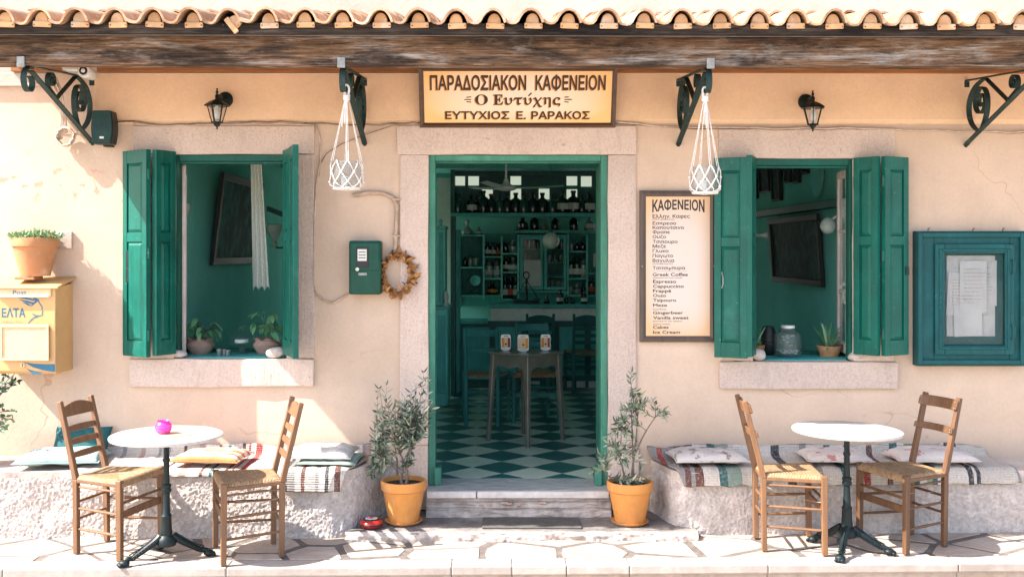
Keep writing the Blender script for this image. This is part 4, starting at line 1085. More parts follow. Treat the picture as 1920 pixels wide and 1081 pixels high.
def cushion(label, c, a, bb_, h, rot, m, name='cushion', tilt=0, pinch=.10, wr=.012, tx=0):
    def fn(s):
        def f(u, v):
            x, y = 2 * u - 1, 2 * v - 1
            ex = 1 - pinch * (1 - y * y) * abs(x) ** 3 * .6; ey = 1 - pinch * (1 - x * x) * abs(y) ** 3 * .6
            prof_ = max(0, (1 - x ** 4) * (1 - y ** 4)) ** .5
            w = noise.noise(Vector((x * 2.2, y * 2.2, c[0] * 5 + s))) * wr + noise.noise(Vector((x * 5, y * 5, c[0] * 7))) * wr * .5
            z = s * h * prof_ * (1.0 if s > 0 else .35) + w * prof_
            return Vector((x * a / 2 * ex, y * bb_ / 2 * ey, z))
        return f
    b = B(); b.grid(fn(1), 30, 30); b.grid(fn(-1), 30, 30)
    me = b.mesh(name, m, smooth='all'); o = bpy.data.objects.new(name, me); COL.objects.link(o)
    o.location = c; o.rotation_euler = (tx, tilt, rot)
    # piping round the seam
    pp = [Vector((fn(1)(u, v))) for u, v in [(k/14, 0) for k in range(14)] + [(1, k/14) for k in range(14)] + [(1 - k/14, 1) for k in range(14)] + [(0, 1 - k/14) for k in range(14)]]
    pb = B(); pb.tube(pp, .0045, 5, closed=True); p = bpy.data.objects.new('piping', pb.mesh('piping', m)); COL.objects.link(p); p.parent = o
    return tag(o, label, 'cushion')
cushion('pale teal cushion lying flat on left bench behind the leftmost chair', (X(120, .28), -.29, tl + .045), .52, .36, .055, .12, M['blue_cushion'])
cushion('dark teal cushion leaning on the wall at the left end behind the pale teal one', (X(158, .06), -.11, tl + .10), .36, .24, .04, .05, M['dark_cushion'], tx=.95)
cushion('orange and white striped cushion on the left bench beside the marble table', (X(398, .3), -.29, tl + .050), .44, .33, .042, -.10, M['orange_cushion'])
cushion('white ribbed cushion on the left bench behind the second chair', (X(606, .27), -.27, tl + .072), .41, .36, .045, -.03, M['white_cushion'])
cushion('sage green cushion squashed beneath the white ribbed cushion', (X(622, .27), -.285, tl + .038), .37, .36, .022, -.06, M['sage_cushion'])
cushion('cream cushion with brown flower print, leftmost on the right bench', (X(1326, .22), -.215, tr_ + .055), .47, .33, .05, .05, M['floral_grey'])
cushion('cream cushion with red flower print, behind the bare marble table', (X(1565, .22), -.215, tr_ + .055), .42, .32, .05, -.04, M['floral_pink'])
cushion('cream flower-print cushion, rightmost on the right bench', (X(1745, .22), -.215, tr_ + .055), .52, .30, .055, .03, M['floral_pink'])

# ================================================================== PLANTS
def leaf_mesh(name, L, w, m, bend=.15, n=4):
    b = B(); vs = []; 
    for k in range(n + 1):
        u = k / n; ww = w / 2 * sin(pi * min(1, u * .92 + .06)) ** .8; z = -bend * L * u * u
        if k in (0, n): vs.append((L * u, 0, z))
        else: vs += [(L * u, -ww, z + ww * .25), (L * u, ww, z + ww * .25)]
    fs = [(0, 1, 2)]
    for k in range(n - 2): a = 1 + 2 * k; fs.append((a, a + 2, a + 3, a + 1))
    fs.append((len(vs) - 3, len(vs) - 1, len(vs) - 2)); b.add(vs, fs); return b.mesh(name, m, fix=False)
def add_leaf(b, p, d, L, w, rnd, mi=0, bend=.15):
    d = Vector(d).normalized(); a = d.orthogonal().normalized(); a.rotate(Matrix.Rotation(rnd.uniform(0, 6.28), 3, d)); c = d.cross(a)
    p = Vector(p); b.mi = mi
    b.add([p, p + d * L * .35 + a * w / 2 + c * w * .1, p + d * L * .35 - a * w / 2 + c * w * .1, p + d * L * .75 + a * w * .33 - c * bend * L * .4, p + d * L * .75 - a * w * .33 - c * bend * L * .4, p + d * L - c * bend * L],
          [(0, 1, 2), (1, 3, 4, 2), (3, 5, 4)]); b.mi = 0
def flower_pot(t, x, y, z, rt, rb_, h, m, rim=.05, n=36):
    B().lathe([(rb_, 0), (rb_ + (rt - .014 - rb_) * .97, h - rim), (rt - .012, h - rim + .001), (rt - .004, h - rim + .006), (rt, h - .008), (rt - .004, h), (rt - .014, h), (rt - .018, h - .03), (0, h - .031)], (x, y, z), n).build('pot', m, t, smooth=True)
    b = B(); b.lathe([(0, h - .024), (rt * .5, h - .018), (rt - .017, h - .027)][::-1], (x, y, z), 24); b.build('soil', M['soil'], t)
def saucer(t, x, y, z, r, m): B().lathe([(r * .8, 0), (r, .018), (r + .002, .022), (r - .006, .022), (r * .78, .008), (0, .008)], (x, y, z), 32).build('saucer', m, t, smooth=True)

def olive(label, x, y, z, crown, seed, nleaf, trunk, pale=0, tr0=.0125):
    """crown: list of (cx, cy, cz, rx, ry, rz) lobes; shoots run from the trunk into them"""
    t = thing('potted_olive', label, 'potted plant', (x, y, z)); r = random.Random(seed)
    saucer(t, x, y, z, .118, M['terracotta']); flower_pot(t, x, y, z + .009, .147, .092, .262, M['terracotta'], .062)
    top = z + .25; tb = B(); fb = B()
    for tp in trunk: 
        pts = [Vector((x + a, y + b_, top - .02 + c)) for a, b_, c in tp]; pts = bez(pts, 16) if len(pts) < 5 else pts
        tb.tube(pts, [tr0 * (1 - .55 * k / (len(pts) - 1)) for k in range(len(pts))], 7)
    tips = [Vector((x + tp[-1][0], y + tp[-1][1], top - .02 + tp[-1][2])) for tp in trunk]
    mids = tips + [Vector((x + tp[-2][0], y + tp[-2][1], top - .02 + tp[-2][2])) for tp in trunk]
    nb_ = nleaf // 16; vols = [c[3] * c[5] for c in crown]; tot = sum(vols)
    for k in range(nb_):
        q = r.uniform(0, tot)
        for c in crown:
            q -= c[3] * c[5]
            if q <= 0: break
        d = Vector((r.gauss(0, 1), r.gauss(0, 1), r.gauss(0, 1))).normalized() * (r.random() ** .35)
        e_ = Vector((x + c[0] + d.x * c[3], y + c[1] + d.y * c[4], top + c[2] + d.z * c[5]))
        s0 = min(mids, key=lambda m_: (m_ - e_).length + r.uniform(0, .1)); mid = s0.lerp(e_, .5) + Vector((r.uniform(-.04, .04), r.uniform(-.04, .04), r.uniform(-.02, .05)))
        br = bez([s0, mid, e_], 9); tb.tube(br, [.0035 - .0028 * i_ / 9 for i_ in range(10)], 4)
        for i_ in range(2, 10):
            p = br[i_]; dd = (br[i_] - br[i_ - 1]).normalized(); a0 = r.uniform(0, 6.28)
            for s in (0, 1):
                side = dd.orthogonal(); side.rotate(Matrix.Rotation(a0 + pi * s, 3, dd)); v = dd * .75 + side * .8 + Vector((0, 0, .12))
                add_leaf(fb, p, v, r.uniform(.034, .060), r.uniform(.010, .015), r, 1 if r.random() < pale else 0)
    tb.build('trunk', M['bark'], t, smooth='all')
    stuff(fb.build('foliage', [M['leaf_olive'], M['leaf_pale']], t, fix=False))
    return t
px_, po = X(757, .33), .33
olive('bushy olive tree with twisted trunk in orange pot, left side of the doorstep', px_, -po, .05,
      [(-.06, 0, .42, .17, .13, .12), (.08, 0, .42, .13, .12, .16), (-.02, 0, .33, .19, .13, .11), (.13, 0, .60, .08, .08, .13), (-.14, 0, .20, .10, .09, .09), (-.12, 0, .57, .06, .06, .12), (.03, 0, .16, .05, .05, .06), (-.20, .02, .08, .07, .05, .06)], 11, 1800,
      [[(.0, 0, 0), (-.05, .01, .06), (.03, 0, .12), (-.02, 0, .20)], [(.01, 0, 0), (.05, 0, .08), (-.03, .01, .13), (.05, 0, .24)], [(0, 0, .08), (-.06, 0, .14), (-.13, 0, .17), (-.16, 0, .20)]], .10)
px_ = X(1181, .33)
olive('sparse upright olive in orange pot with long bare shoots, right side of doorstep', px_, -po, .045,
      [(-.06, 0, .22, .09, .09, .16), (-.03, 0, .38, .09, .08, .13), (.04, 0, .03, .12, .09, .05), (.06, 0, .50, .07, .06, .10), (.015, 0, .64, .05, .04, .12), (.19, 0, .50, .055, .04, .10), (-.19, -.02, .12, .07, .05, .09), (.11, 0, .12, .06, .05, .08)], 5, 850,
      [[(-.02, 0, 0), (-.05, 0, .12), (-.07, 0, .22), (-.05, 0, .38)], [(.0, 0, 0), (.02, 0, .15), (.04, 0, .30), (.05, 0, .45)], [(.02, 0, 0), (.03, 0, .2), (.0, 0, .4), (.015, 0, .62)], [(.03, 0, .2), (.07, 0, .3), (.10, 0, .36), (.16, 0, .44)], [(-.03, 0, 0), (-.08, -.01, .04), (-.12, -.02, .06), (-.16, -.02, .09)]], .42, .0065)
# red tin on the step
tx_, ty_ = X(697, .42), -.44
tin = thing('round_tin', 'small round red and black ashtray tin on the ground by the left olive pot', 'tin', (tx_, ty_, .048))
B().lathe([(.045, 0), (.066, .012), (.074, .026), (.070, .040), (.058, .050), (.052, .052), (0, .050)], (tx_, ty_, .048), 28).build('body', M['tin_red'], tin, smooth=True)
B().lathe([(.0745, .022), (.0755, .026), (.0745, .030)], (tx_, ty_, .048), 28).build('band', M['tin_dark'], tin)
B().lathe([(.048, .053), (.046, .057), (.03, .060), (0, .060)], (tx_, ty_, .048), 24).build('lid', M['tin_dark'], tin, smooth=True)
B().lathe([(.040, .0592), (.034, .0602), (.028, .061)], (tx_, ty_, .048), 24).build('ring', M['white_gloss'], tin)
B().lathe([(.014, .0605), (.012, .070), (0, .071)], (tx_, ty_, .048), 12).build('knob', M['tin_red'], tin)

# ================================================================== MAILBOX WITH PLANT, LEFT WALL
od = .277; mx0, mx1 = X(-14, od), X(104, od)
zt_, zb_ = Z(540, od), Z(701, od)
mbx = thing('mailbox', 'yellow wall mailbox with blue lettering and slanted lid, under the clay pot', 'mailbox', ((mx0 + mx1) / 2, -.14, zb_))
b = B(); b.prism([(.0, Z(692)), (.0, Z(530)), (-od, zt_), (-od, zb_ + .02), (-od + .02, zb_)], (mx0, 0, 0), (0, 1, 0), (0, 0, 1), (mx1 - mx0, 0, 0)); b.build('body', M['mailbox'], mbx, bevel=.006, seg=2)
b = B(); b.add([(mx0 - .02, -od - .025, zt_ - .004), (mx1 + .025, -od - .025, zt_ - .004), (mx1 + .025, -.002, Z(521)), (mx0 - .02, -.002, Z(521)),
   (mx0 - .02, -od - .025, zt_ + .010), (mx1 + .025, -od - .025, zt_ + .010), (mx1 + .025, -.002, Z(521) + .012), (mx0 - .02, -.002, Z(521) + .012)],
   [(0,3,2,1),(4,5,6,7),(0,1,5,4),(1,2,6,5),(2,3,7,6),(3,0,4,7)]); b.build('lid', M['mailbox'], mbx, bevel=.003)
o2 = od + .014
box('letter_flap', M['mail_pale'], mbx, X(-4, o2), X(95, o2), -o2, -od + .002, Z(556, o2), Z(541, o2), bevel=.003)
box('slot_lip', M['white_gloss'], mbx, X(-4, o2), X(92, o2), -o2 - .010, -o2 + .004, Z(557, o2), Z(552, o2), bevel=.002)
box('door', M['mail_pale'], mbx, X(1, o2), X(90, o2), -o2, -od + .002, Z(674, o2), Z(609, o2), bevel=.004)
b = B(); o3 = o2 + .006
for a in ((X(0, o3), X(91, o3), Z(676, o3), Z(671, o3)), (X(0, o3), X(91, o3), Z(613, o3), Z(608, o3)), (X(0, o3), X(4, o3), Z(671, o3), Z(613, o3)), (X(86, o3), X(91, o3), Z(671, o3), Z(613, o3))): b.box(a[0], a[1], -o3, -o2 + .002, a[2], a[3])
b.build('door_rim', M['mail_pale'], mbx, bevel=.002)
b = B(); b.lathe([(.016, 0), (.016, .006), (.011, .008), (0, .008)], (X(43, od), -od, Z(684, od)), 16, rot=Matrix.Rotation(pi/2, 3, 'X')); lk = b.build('lock', M['mail_pale'], mbx)
b = B(); b.box(X(43, od) - .002, X(43, od) + .002, -od - .0092, -od - .0082, Z(687, od), Z(682, od)); b.lathe([(.0035, 0), (.0035, .001)], (X(43, od), -od - .0082, Z(682, od)), 8, rot=Matrix.Rotation(pi/2, 3, 'X')); b.build('keyhole', M['ink'], lk)
letters('Post', 24, 50, 543.5, 552, o2, M['blue_ink'], mbx, bold=.012)
letters('ΕΛΤΑ', 3, 48, 578, 594, od, M['blue_ink'], mbx, bold=.03)
letters('Hellenic Post', 3, 43, 600, 606, od, M['grey_ink'], mbx)
def flat(pts, out, m, parent, name='emblem', k=0):
    q = [Vector((X(a, out), Z(c, out), 0)) for a, c in pts]
    tr2 = geometry.tessellate_polygon([q]); b = B(); b.add([(p.x, -out - .0007 - k * .0004, p.y) for p in q], [tuple(t_) for t_ in tr2]); return b.build(name, m, parent, fix=False)
def stroke(pts, w, out, m, parent, name='emblem', k=0):
    q = [Vector(p) for p in pts]; L_, R_2 = [], []
    for i in range(len(q)):
        d = (q[min(i+1, len(q)-1)] - q[max(i-1, 0)]).normalized(); n_ = Vector((-d.y, d.x)); ww = w[i] if isinstance(w, (list, tuple)) else w
        L_.append(q[i] + n_ * ww / 2); R_2.append(q[i] - n_ * ww / 2)
    return flat([tuple(p) for p in L_ + R_2[::-1]], out, m, parent, name, k)
bi = M['blue_ink']
for wing in ([(30, 557), (45, 556), (66, 561), (64, 564), (45, 560)], [(35, 561), (50, 563), (64, 567), (60, 570), (46, 566)], [(41, 566), (52, 568), (58, 572), (54, 573)], [(62, 557), (69, 559), (73, 563), (62, 572), (56, 575), (66, 563)]): flat(wing, od, bi, mbx)
stroke([(71, 560), (73, 566), (77, 572), (80, 577), (78, 580), (81, 583), (79, 586), (80, 590), (74, 592), (66, 591), (61, 588)], 2, od, bi, mbx, k=1)
stroke([(72, 592), (64, 595), (58, 600), (52, 607)], [3, 2.6, 2.4, 1.2], od, bi, mbx, k=2)
flat([(45, 678), (60, 681), (80, 682), (103, 682), (103, 697), (82, 694), (62, 688)], od, bi, mbx, 'stripe')
flat([(49, 690), (60, 694), (80, 700), (76, 702), (62, 701)], od, bi, mbx, 'stripe')
# clay slab and pot of succulents on the lid
sx, so = X(66, .15), .15; pz = Z(519, .15) + .006
tag(box('clay_slab', M['terracotta_old'], None, X(33, .19), X(70, .19), -.24, -.10, pz - .022, pz - .002, bevel=.003, org=(sx, -.15, pz - .02)), 'flat clay slab wedged under the pot on the mailbox lid', 'slab')
suc = thing('potted_succulent', 'old clay pot of spiky green succulents standing on the mailbox', 'potted plant', (sx, -so, pz))
flower_pot(suc, sx, -so, pz, .150, .092, .250, M['terracotta_old'], .062)
r = random.Random(2); fb = B()
for k in range(150):
    a = r.uniform(0, 6.28); q = r.random() ** .5; c = Vector((sx + .155 * q * cos(a), -so + .14 * q * sin(a), pz + .235 + r.uniform(0, .055) * (1 - q * .5)))
    for j in range(11):
        d = Vector((r.gauss(0, .8) + .6 * q * cos(a), r.gauss(0, .8) + .5 * q * sin(a), r.uniform(.1, 1.2))); add_leaf(fb, c, d, r.uniform(.022, .045), .0075, r, 1 if r.random() < .12 else 0, .05)
stuff(fb.build('foliage', [M['leaf_succ'], M['dry']], suc, fix=False))
tag(box('junction_box', M['pale'], None, X(108), X(137), -.022, 0, Z(466), Z(434), bevel=.003, org=(X(122), 0, Z(450))), 'square cream junction box on left wall beside the succulent pot', 'junction box')
# dark plant at the left edge, on the bench
gx, go = X(-52, .3), .3
gp = thing('potted_shrub', 'dark green leafy shrub in clay pot at the left edge below the mailbox', 'potted plant', (gx, -go, .405))
flower_pot(gp, gx, -go, .407, .13, .085, .21, M['terracotta_old'], .05)
r = random.Random(9); fb = B(); tb = B()
for k in range(85):
    e_ = Vector((gx + r.uniform(-.2, .23), -go + r.uniform(-.12, .15), .62 + r.uniform(0, .36))); br = bez([Vector((gx, -go, .60)), Vector((gx + r.uniform(-.05, .05), -go, .75)), e_], 7); tb.tube(br, .0028, 4)
    for i_ in range(3, 8):
        for s in range(4): add_leaf(fb, br[i_], (r.gauss(0, 1), r.gauss(0, 1) - .4, r.gauss(0, .6) + .2), r.uniform(.026, .042), r.uniform(.015, .024), r, 0 if e_.z > .75 else 1)
tb.build('stem', M['bark'], gp); stuff(fb.build('foliage', [M['leaf_dark'], M['leaf_green']], gp, fix=False))

# ================================================================== SIGNS
so_ = .05
sg = thing('cafe_sign', 'large framed sign with Greek lettering above the door', 'sign', (X(970, so_), -.03, Z(238, so_)))
def frame(parent, px0, px1, py0, py1, w, out, back, m, name='frame', lip=.008):
    """mitred moulding round a panel; each side a rail of its own"""
    x0, x1, z0, z1 = X(px0, out), X(px1, out), Z(py1, out), Z(py0, out)
    for (a, c, d, e_) in (((x0, z0), (x1, z0), (x1 - w, z0 + w), (x0 + w, z0 + w)), ((x1, z0), (x1, z1), (x1 - w, z1 - w), (x1 - w, z0 + w)), ((x1, z1), (x0, z1), (x0 + w, z1 - w), (x1 - w, z1 - w)), ((x0, z1), (x0, z0), (x0 + w, z0 + w), (x0 + w, z1 - w))):
        b = B(); f = [a, c, d, e_]; mi_ = [((a[0]*.45 + e_[0]*.55), (a[1]*.45 + e_[1]*.55)), ((c[0]*.45 + d[0]*.55), (c[1]*.45 + d[1]*.55))]
        vs = [(p[0], -back, p[1]) for p in f] + [(a[0], -out + lip, a[1]), (c[0], -out + lip, c[1]), (mi_[1][0], -out, mi_[1][1]), (mi_[0][0], -out, mi_[0][1]), (d[0], -out + lip * 1.6, d[1]), (e_[0], -out + lip * 1.6, e_[1])]
        b.add(vs, [(0,1,2,3), (0,4,5,1), (4,7,6,5), (7,9,8,6), (9,3,2,8), (0,3,9,7,4), (1,5,6,8,2)]); b.build(name, m, parent)
frame(sg, 787, 1154, 123, 238, .032, so_, .022, M['frame_wood'], 'frame_rail')
sp_ = so_ - .014
pn = box('panel', M['sign_panel'], None, X(795, sp_), X(1146, sp_), -sp_, -.024, Z(230, sp_), Z(131, sp_), org=(X(970, sp_), -sp_, Z(180, sp_))); 
def adopt(o, parent): o.parent = parent; o.location = o.location - parent.location; OFF[o.name] = OFF[parent.name]
adopt(pn, sg)
for (m, dx, dy, k) in ((M['gold_ink'], -.006, -.005, 0), (M['brown_ink'], 0, 0, 1)):
    nm = 'lettering'
    letters('ΠΑΡΑΔΟΣΙΑΚΟΝ', 808, 986, 141, 167, sp_, m, sg, nm, bold=.028, dx=dx, dy=dy, dz=k*.001)
    letters('ΚΑΦΕΝΕΙΟΝ', 1003, 1133, 141, 167, sp_, m, sg, nm, bold=.028, dx=dx, dy=dy, dz=k*.001)
    letters('\U0001D40E', 891, 915, 175, 195, sp_, m, sg, nm, bold=.0, dx=dx, dy=dy, dz=k*.001)
    letters('\U0001D404\U0001D6D6\U0001D6D5\U0001D6D6\U0001D6D8\U0001D6C8\U0001D6D3', 925, 1050, 175, 195, sp_, m, sg, nm, bold=.012, dx=dx, dy=dy, dz=k*.001)
    letters('ΕΥΤΥΧΙΟΣ', 835, 955, 208, 222, sp_, m, sg, nm, bold=.028, dx=dx, dy=dy, dz=k*.001)
    letters('Ε.', 968, 986, 208, 222, sp_, m, sg, nm, bold=.028, dx=dx, dy=dy, dz=k*.001)
    letters('ΡΑΡΑΚΟΣ', 996, 1105, 208, 222, sp_, m, sg, nm, bold=.028, dx=dx, dy=dy, dz=k*.001)
for a, c in (((875, 181.5), (884, 180.5)), ((871, 185.5), (884, 185.5)), ((875, 189.5), (884, 190.5)), ((1057, 181.5), (1065, 180.5)), ((1057, 185.5), (1071, 185.5)), ((1057, 189.5), (1065, 190.5)), ((990, 179), (996, 173))):
    stroke([a, c], 1.8 if a[0] != 990 else 2.4, sp_, M['brown_ink'], sg, 'ornament', 3)

sg.rotation_euler = (radians(20), 0, 0)
mo = .035; mn = thing('menu_board', 'tall framed menu board with Greek and English drinks list', 'menu board', (X(1270, mo), 0, Z(500, mo)))
frame(mn, 1200, 1343, 357, 641, .040, mo, .004, M['menu_wood'], 'frame_rail', .005)
mp_ = mo - .010
pn = box('panel', M['menu_panel'], None, X(1208, mp_), X(1335, mp_), -mp_, -.006, Z(633, mp_), Z(365, mp_), org=(X(1271.5, mp_), -mp_, Z(499, mp_))); adopt(pn, mn)
letters('ΚΑΦΕΝΕΙΟΝ', 1223, 1321, 375, 392, mp_, M['ink'], mn, bold=.03, warp=lambda u, v: v - (1 - v) * .32 * (2 * u - 1) ** 2)
L_ = [('Ελλην. Καφες', 187, 211, 373), ('(στη χοβολη)', 214, 225, 267), ('Εσπρεσο', 236, 257, 281), ('Καπουτσινο', 265, 286, 333), ('Φραπε', 295, 316, 238), ('Ουζο', 327, 348, 212), ('Τσιπουρο', 360, 381, 290), ('Μεζε', 390, 412, 212), ('Γλυκο', 422, 444, 229), ('Παγωτο', 455, 476, 260), ('Βανυλια', 487, 509, 268), ('(υποβρυχιο)', 513, 524, 256), ('Τσιτσιμπυρα', 537, 558, 342), ('Greek Coffee', 581, 603, 360), ('(heated on hot sand)', 609, 619, 320), ('Espresso', 628, 650, 281), ('Cappuccino', 660, 682, 333), ('Frappé', 691, 713, 247), ('Ouzo', 723, 744, 212), ('Tsipouro', 755, 776, 281), ('Meze', 789, 809, 219), ('(carfiot)', 821, 832, 214), ('Gingerbeer', 840, 860, 327), ('Vanilla sweet', 873, 894, 365), ('(served in ice water)', 901, 912, 320), ('(home made)', 922, 932, 238), ('Cakes', 937, 958, 229), ('Ice Cream', 970, 992, 307)]
for tx, a, c, w in L_:
    small = tx.startswith('('); letters(tx, 1190 + (121 if a < 600 else 124) / 3.606, 1190 + w / 3.606, 350 + a / 3.606, 350 + c / 3.606, mp_, M['brown_ink'] if small else M['ink'], mn, bold=.0 if small else .018)
stroke([(1224, 508), (1288, 508)], .6, mp_, M['grey_ink'], mn, 'rule')
b = B()
for px in (1204.5, 1339): b.lathe([(.006, 0), (.004, .003), (0, .004)], (X(px, mo), -mo + .001, Z(499, mo)), 8, rot=Matrix.Rotation(pi/2, 3, 'X'))
stuff(b.build('screw', M['zinc'], mn))

# notice board
no = .10; nb_ = thing('notice_board', 'teal wooden notice cabinet with papers behind glass, right of window', 'notice board', (X(1822, no), 0, Z(560, no)))
nx0, nx1, nz0, nz1 = X(1719, no), X(1926, no), Z(686, no), Z(433, no)
box('back_panel', M['teal'], nb_, nx0 + .02, nx1 - .02, -.03, -.001, nz0 + .02, nz1 - .02)
def rim(px0, px1, py0, py1, w, out, back, nm):
    a, c, d, e_ = X(px0, out), X(px1, out), Z(py1, out), Z(py0, out); b = B()
    box(nm, M['teal'], nb_, a, a + w, -out, -back, d, e_, bevel=.004); box(nm, M['teal'], nb_, c - w, c, -out, -back, d, e_, bevel=.004)
    box(nm, M['teal'], nb_, a + w, c - w, -out + .001, -back, e_ - w, e_, bevel=.004); box(nm, M['teal'], nb_, a + w, c - w, -out + .001, -back, d, d + w, bevel=.004)
rim(1719, 1926, 433, 686, .115, .075, .001, 'case_rail')
rim(1722, 1923, 436, 683, .03, .10, .0752, 'case_moulding')
rim(1754, 1903, 457, 665, .062, .098, .0752, 'door_rail')
rim(1762, 1895, 466, 655, .018, .106, .0982, 'door_moulding')
box('pane', M['glass'], nb_, X(1770, .08), X(1880, .08), -.086, -.083, Z(645, .08), Z(474, .08))
for (a, c, d, e_, rot, k) in ((1775, 1866, 479, 630, 0, 0), (1808, 1869, 488, 573, .0, 1), (1776, 1843, 512, 592, .05, 2), (1788, 1840, 540, 630, -.04, 3), (1800, 1850, 489, 587, .0, 4)):
    o = .034 + .004 * k; cx2, cz2 = (X(a, o) + X(c, o)) / 2, (Z(d, o) + Z(e_, o)) / 2; w, h = X(c, o) - X(a, o), Z(d, o) - Z(e_, o)
    b = B(); b.grid(lambda u, v: Vector(((u - .5) * w, -.003 * sin(u * 5 + k), (v - .5) * h)), 6, 6); b.xf(Matrix.Translation((cx2, -o, cz2)) @ Matrix.Rotation(rot, 4, 'Y')); pa = b.build('paper', M['paper'], nb_, fix=False)
    b = B(); rr = random.Random(k)
    for j in range(9 if k in (1, 2, 4) else 3):
        z = cz2 + h * (.34 - j * .072); x_ = cx2 - w * .36
        while x_ < cx2 + w * rr.uniform(.15, .38):
            ww = rr.uniform(.008, .025); b.add([(x_, -o - .0045, z), (x_ + ww, -o - .0045, z), (x_ + ww, -o - .0045, z + .003), (x_, -o - .0045, z + .003)], [(0, 1, 2, 3)]); x_ += ww + .006
    b.build('print', M['grey_ink'], pa, fix=False)
for py in (500, 622):
    b = B(); x_ = X(1898, .1); b.tube([(x_, -.112, Z(py + 14, .1)), (x_, -.112, Z(py - 14, .1))], .006, 8); b.box(x_ - .02, x_ + .02, -.108, -.102, Z(py + 11, .1), Z(py - 11, .1)); b.build('hinge', M['teal'], nb_)
B().lathe([(.008, 0), (.010, .01), (0, .014)], (X(1763, .1), -.099, Z(575, .1)), 10, rot=Matrix.Rotation(pi/2, 3, 'X')).build('knob', M['teal'], nb_)
b = B()
for px in (1738, 1822, 1878): b.tube([(X(px), -.01, nz1 - .01), (X(px), -.02, nz1 + .018), (X(px) + .006, -.03, nz1 + .02)], .003, 5)
b.build('hook', M['rust'], nb_)

# meter box
eo = .12; em = thing('meter_box', 'green electricity meter box with rounded corners and small dial window', 'meter box', (X(684, eo), 0, Z(502, eo)))
box('body', M['meter'], em, X(654, eo), X(714, eo), -eo, -.001, Z(552, eo), Z(451, eo), bevel=.016, seg=3, smooth=True)
box('cover', M['meter'], em, X(657, eo + .008), X(711, eo + .008), -eo - .008, -eo + .004, Z(507, eo), Z(455, eo), bevel=.008, seg=2)
f_ = box('dial_window', M['ink'], em, X(668, eo + .01), X(691, eo + .01), -eo - .013, -eo - .006, Z(501, eo), Z(463, eo), bevel=.002)
box('dial', M['lab_white'], f_, X(671, eo), X(688, eo), -eo - .0155, -eo - .012, Z(489, eo), Z(467, eo))
b = B()
for k in range(3): b.box(X(673, eo), X(686, eo), -eo - .0162, -eo - .0157, Z(473 + 5.4 * k, eo), Z(471.6 + 5.4 * k, eo))
b.build('print', M['ink'], f_)
b = B(); b.lathe([(.012, 0), (.012, .008), (0, .009)], (X(670, eo + .01), -eo - .007, Z(501, eo) - .012), 14, rot=Matrix.Rotation(pi/2, 3, 'X')); b.build('seal', M['lab_white'], em)
b = B(); b.box(X(672, eo), X(688, eo), -eo - .006, -eo + .002, Z(516, eo), Z(511, eo)); b.build('latch', M['zinc'], em, bevel=.001)

# conduit and cables
b = B(); cp = [P(662, 366, .02), P(690, 361, .02), P(718, 362, .02), P(736, 370, .02), P(744, 385, .02), P(743, 420, .02), P(741, 470, .02)]; pth = []
for k in range(len(cp) - 1): pth += [cp[k].lerp(cp[k+1], j / 8) for j in range(8)]
pth.append(cp[-1]); pth2 = []; rs_ = []
for k in range(len(pth) - 1):
    for j in range(3): pth2.append(pth[k].lerp(pth[k+1], j / 3)); rs_.append(.0145 if j != 1 else .0115)
b.tube(pth2, rs_, 10); cd = b.build('conduit', M['conduit'], None, smooth='all', org=P(743, 420, 0)); tag(cd, 'ribbed cream conduit bending down the wall beside the door jamb', 'conduit')
for py in (372, 440): B().box(X(735), X(751), -.036, -.001, Z(py + 4), Z(py)).build('clamp', M['conduit'], cd, bevel=.003)
def cable(label, pts, r_, m, jit=.0, grp=None, name='wall_cable'):
    q = [P(*p) for p in pts]; out_ = []
    for k in range(len(q) - 1):
        n = max(2, int((q[k+1] - q[k]).length / .04))
        for j in range(n):
            p = q[k].lerp(q[k+1], j / n); out_.append(p + Vector((0, 0, jit * noise.noise(p * 9))))
    out_.append(q[-1]); o = B().tube(out_, r_, 6).build(name, M[m], None, org=tuple(q[0]), smooth='all'); return tag(o, label, 'cable')
cable('dark cable running along the frieze edge over the left window', [(213, 230, .02), (250, 228, .022), (300, 234, .024), (400, 231, .024), (500, 229, .024), (590, 231, .024), (650, 234, .024), (735, 233, .024), (788, 231, .024)], .0055, 'brown_cable', .012)
cable('cream cable paired with the dark one above the left window', [(250, 232, .024), (300, 236, .026), (420, 233, .026), (590, 234, .026)], .0045, 'cream_cable', .010)
cable('cream cable dropping beside the left window to the meter box', [(592, 234, .012), (600, 260, .012), (601, 300, .012), (593, 345, .012), (590, 400, .012), (588, 520, .012), (592, 548, .012), (606, 563, .014), (625, 568, .014), (642, 557, .014), (654, 550, .012)], .006, 'cream_cable', .004)
cable('thin cable curving up from the left window to the door lintel', [(598, 330, .012), (600, 308, .012), (612, 288, .012), (640, 270, .012), (690, 250, .012), (745, 233, .022)], .003, 'brown_cable')
cable('cream cable running along the frieze edge right of the door sign', [(1150, 229, .022), (1200, 233, .024), (1245, 238, .024), (1290, 238, .024), (1360, 239, .024), (1450, 241, .024), (1600, 240, .024), (1690, 243, .024), (1800, 246, .024), (1950, 247, .024)], .006, 'cream_cable', .008)
cable('dark cable behind the cream one over the right window', [(1150, 232, .018), (1300, 241, .02), (1440, 243, .02), (1670, 242, .02), (1950, 250, .02)], .004, 'brown_cable', .008)
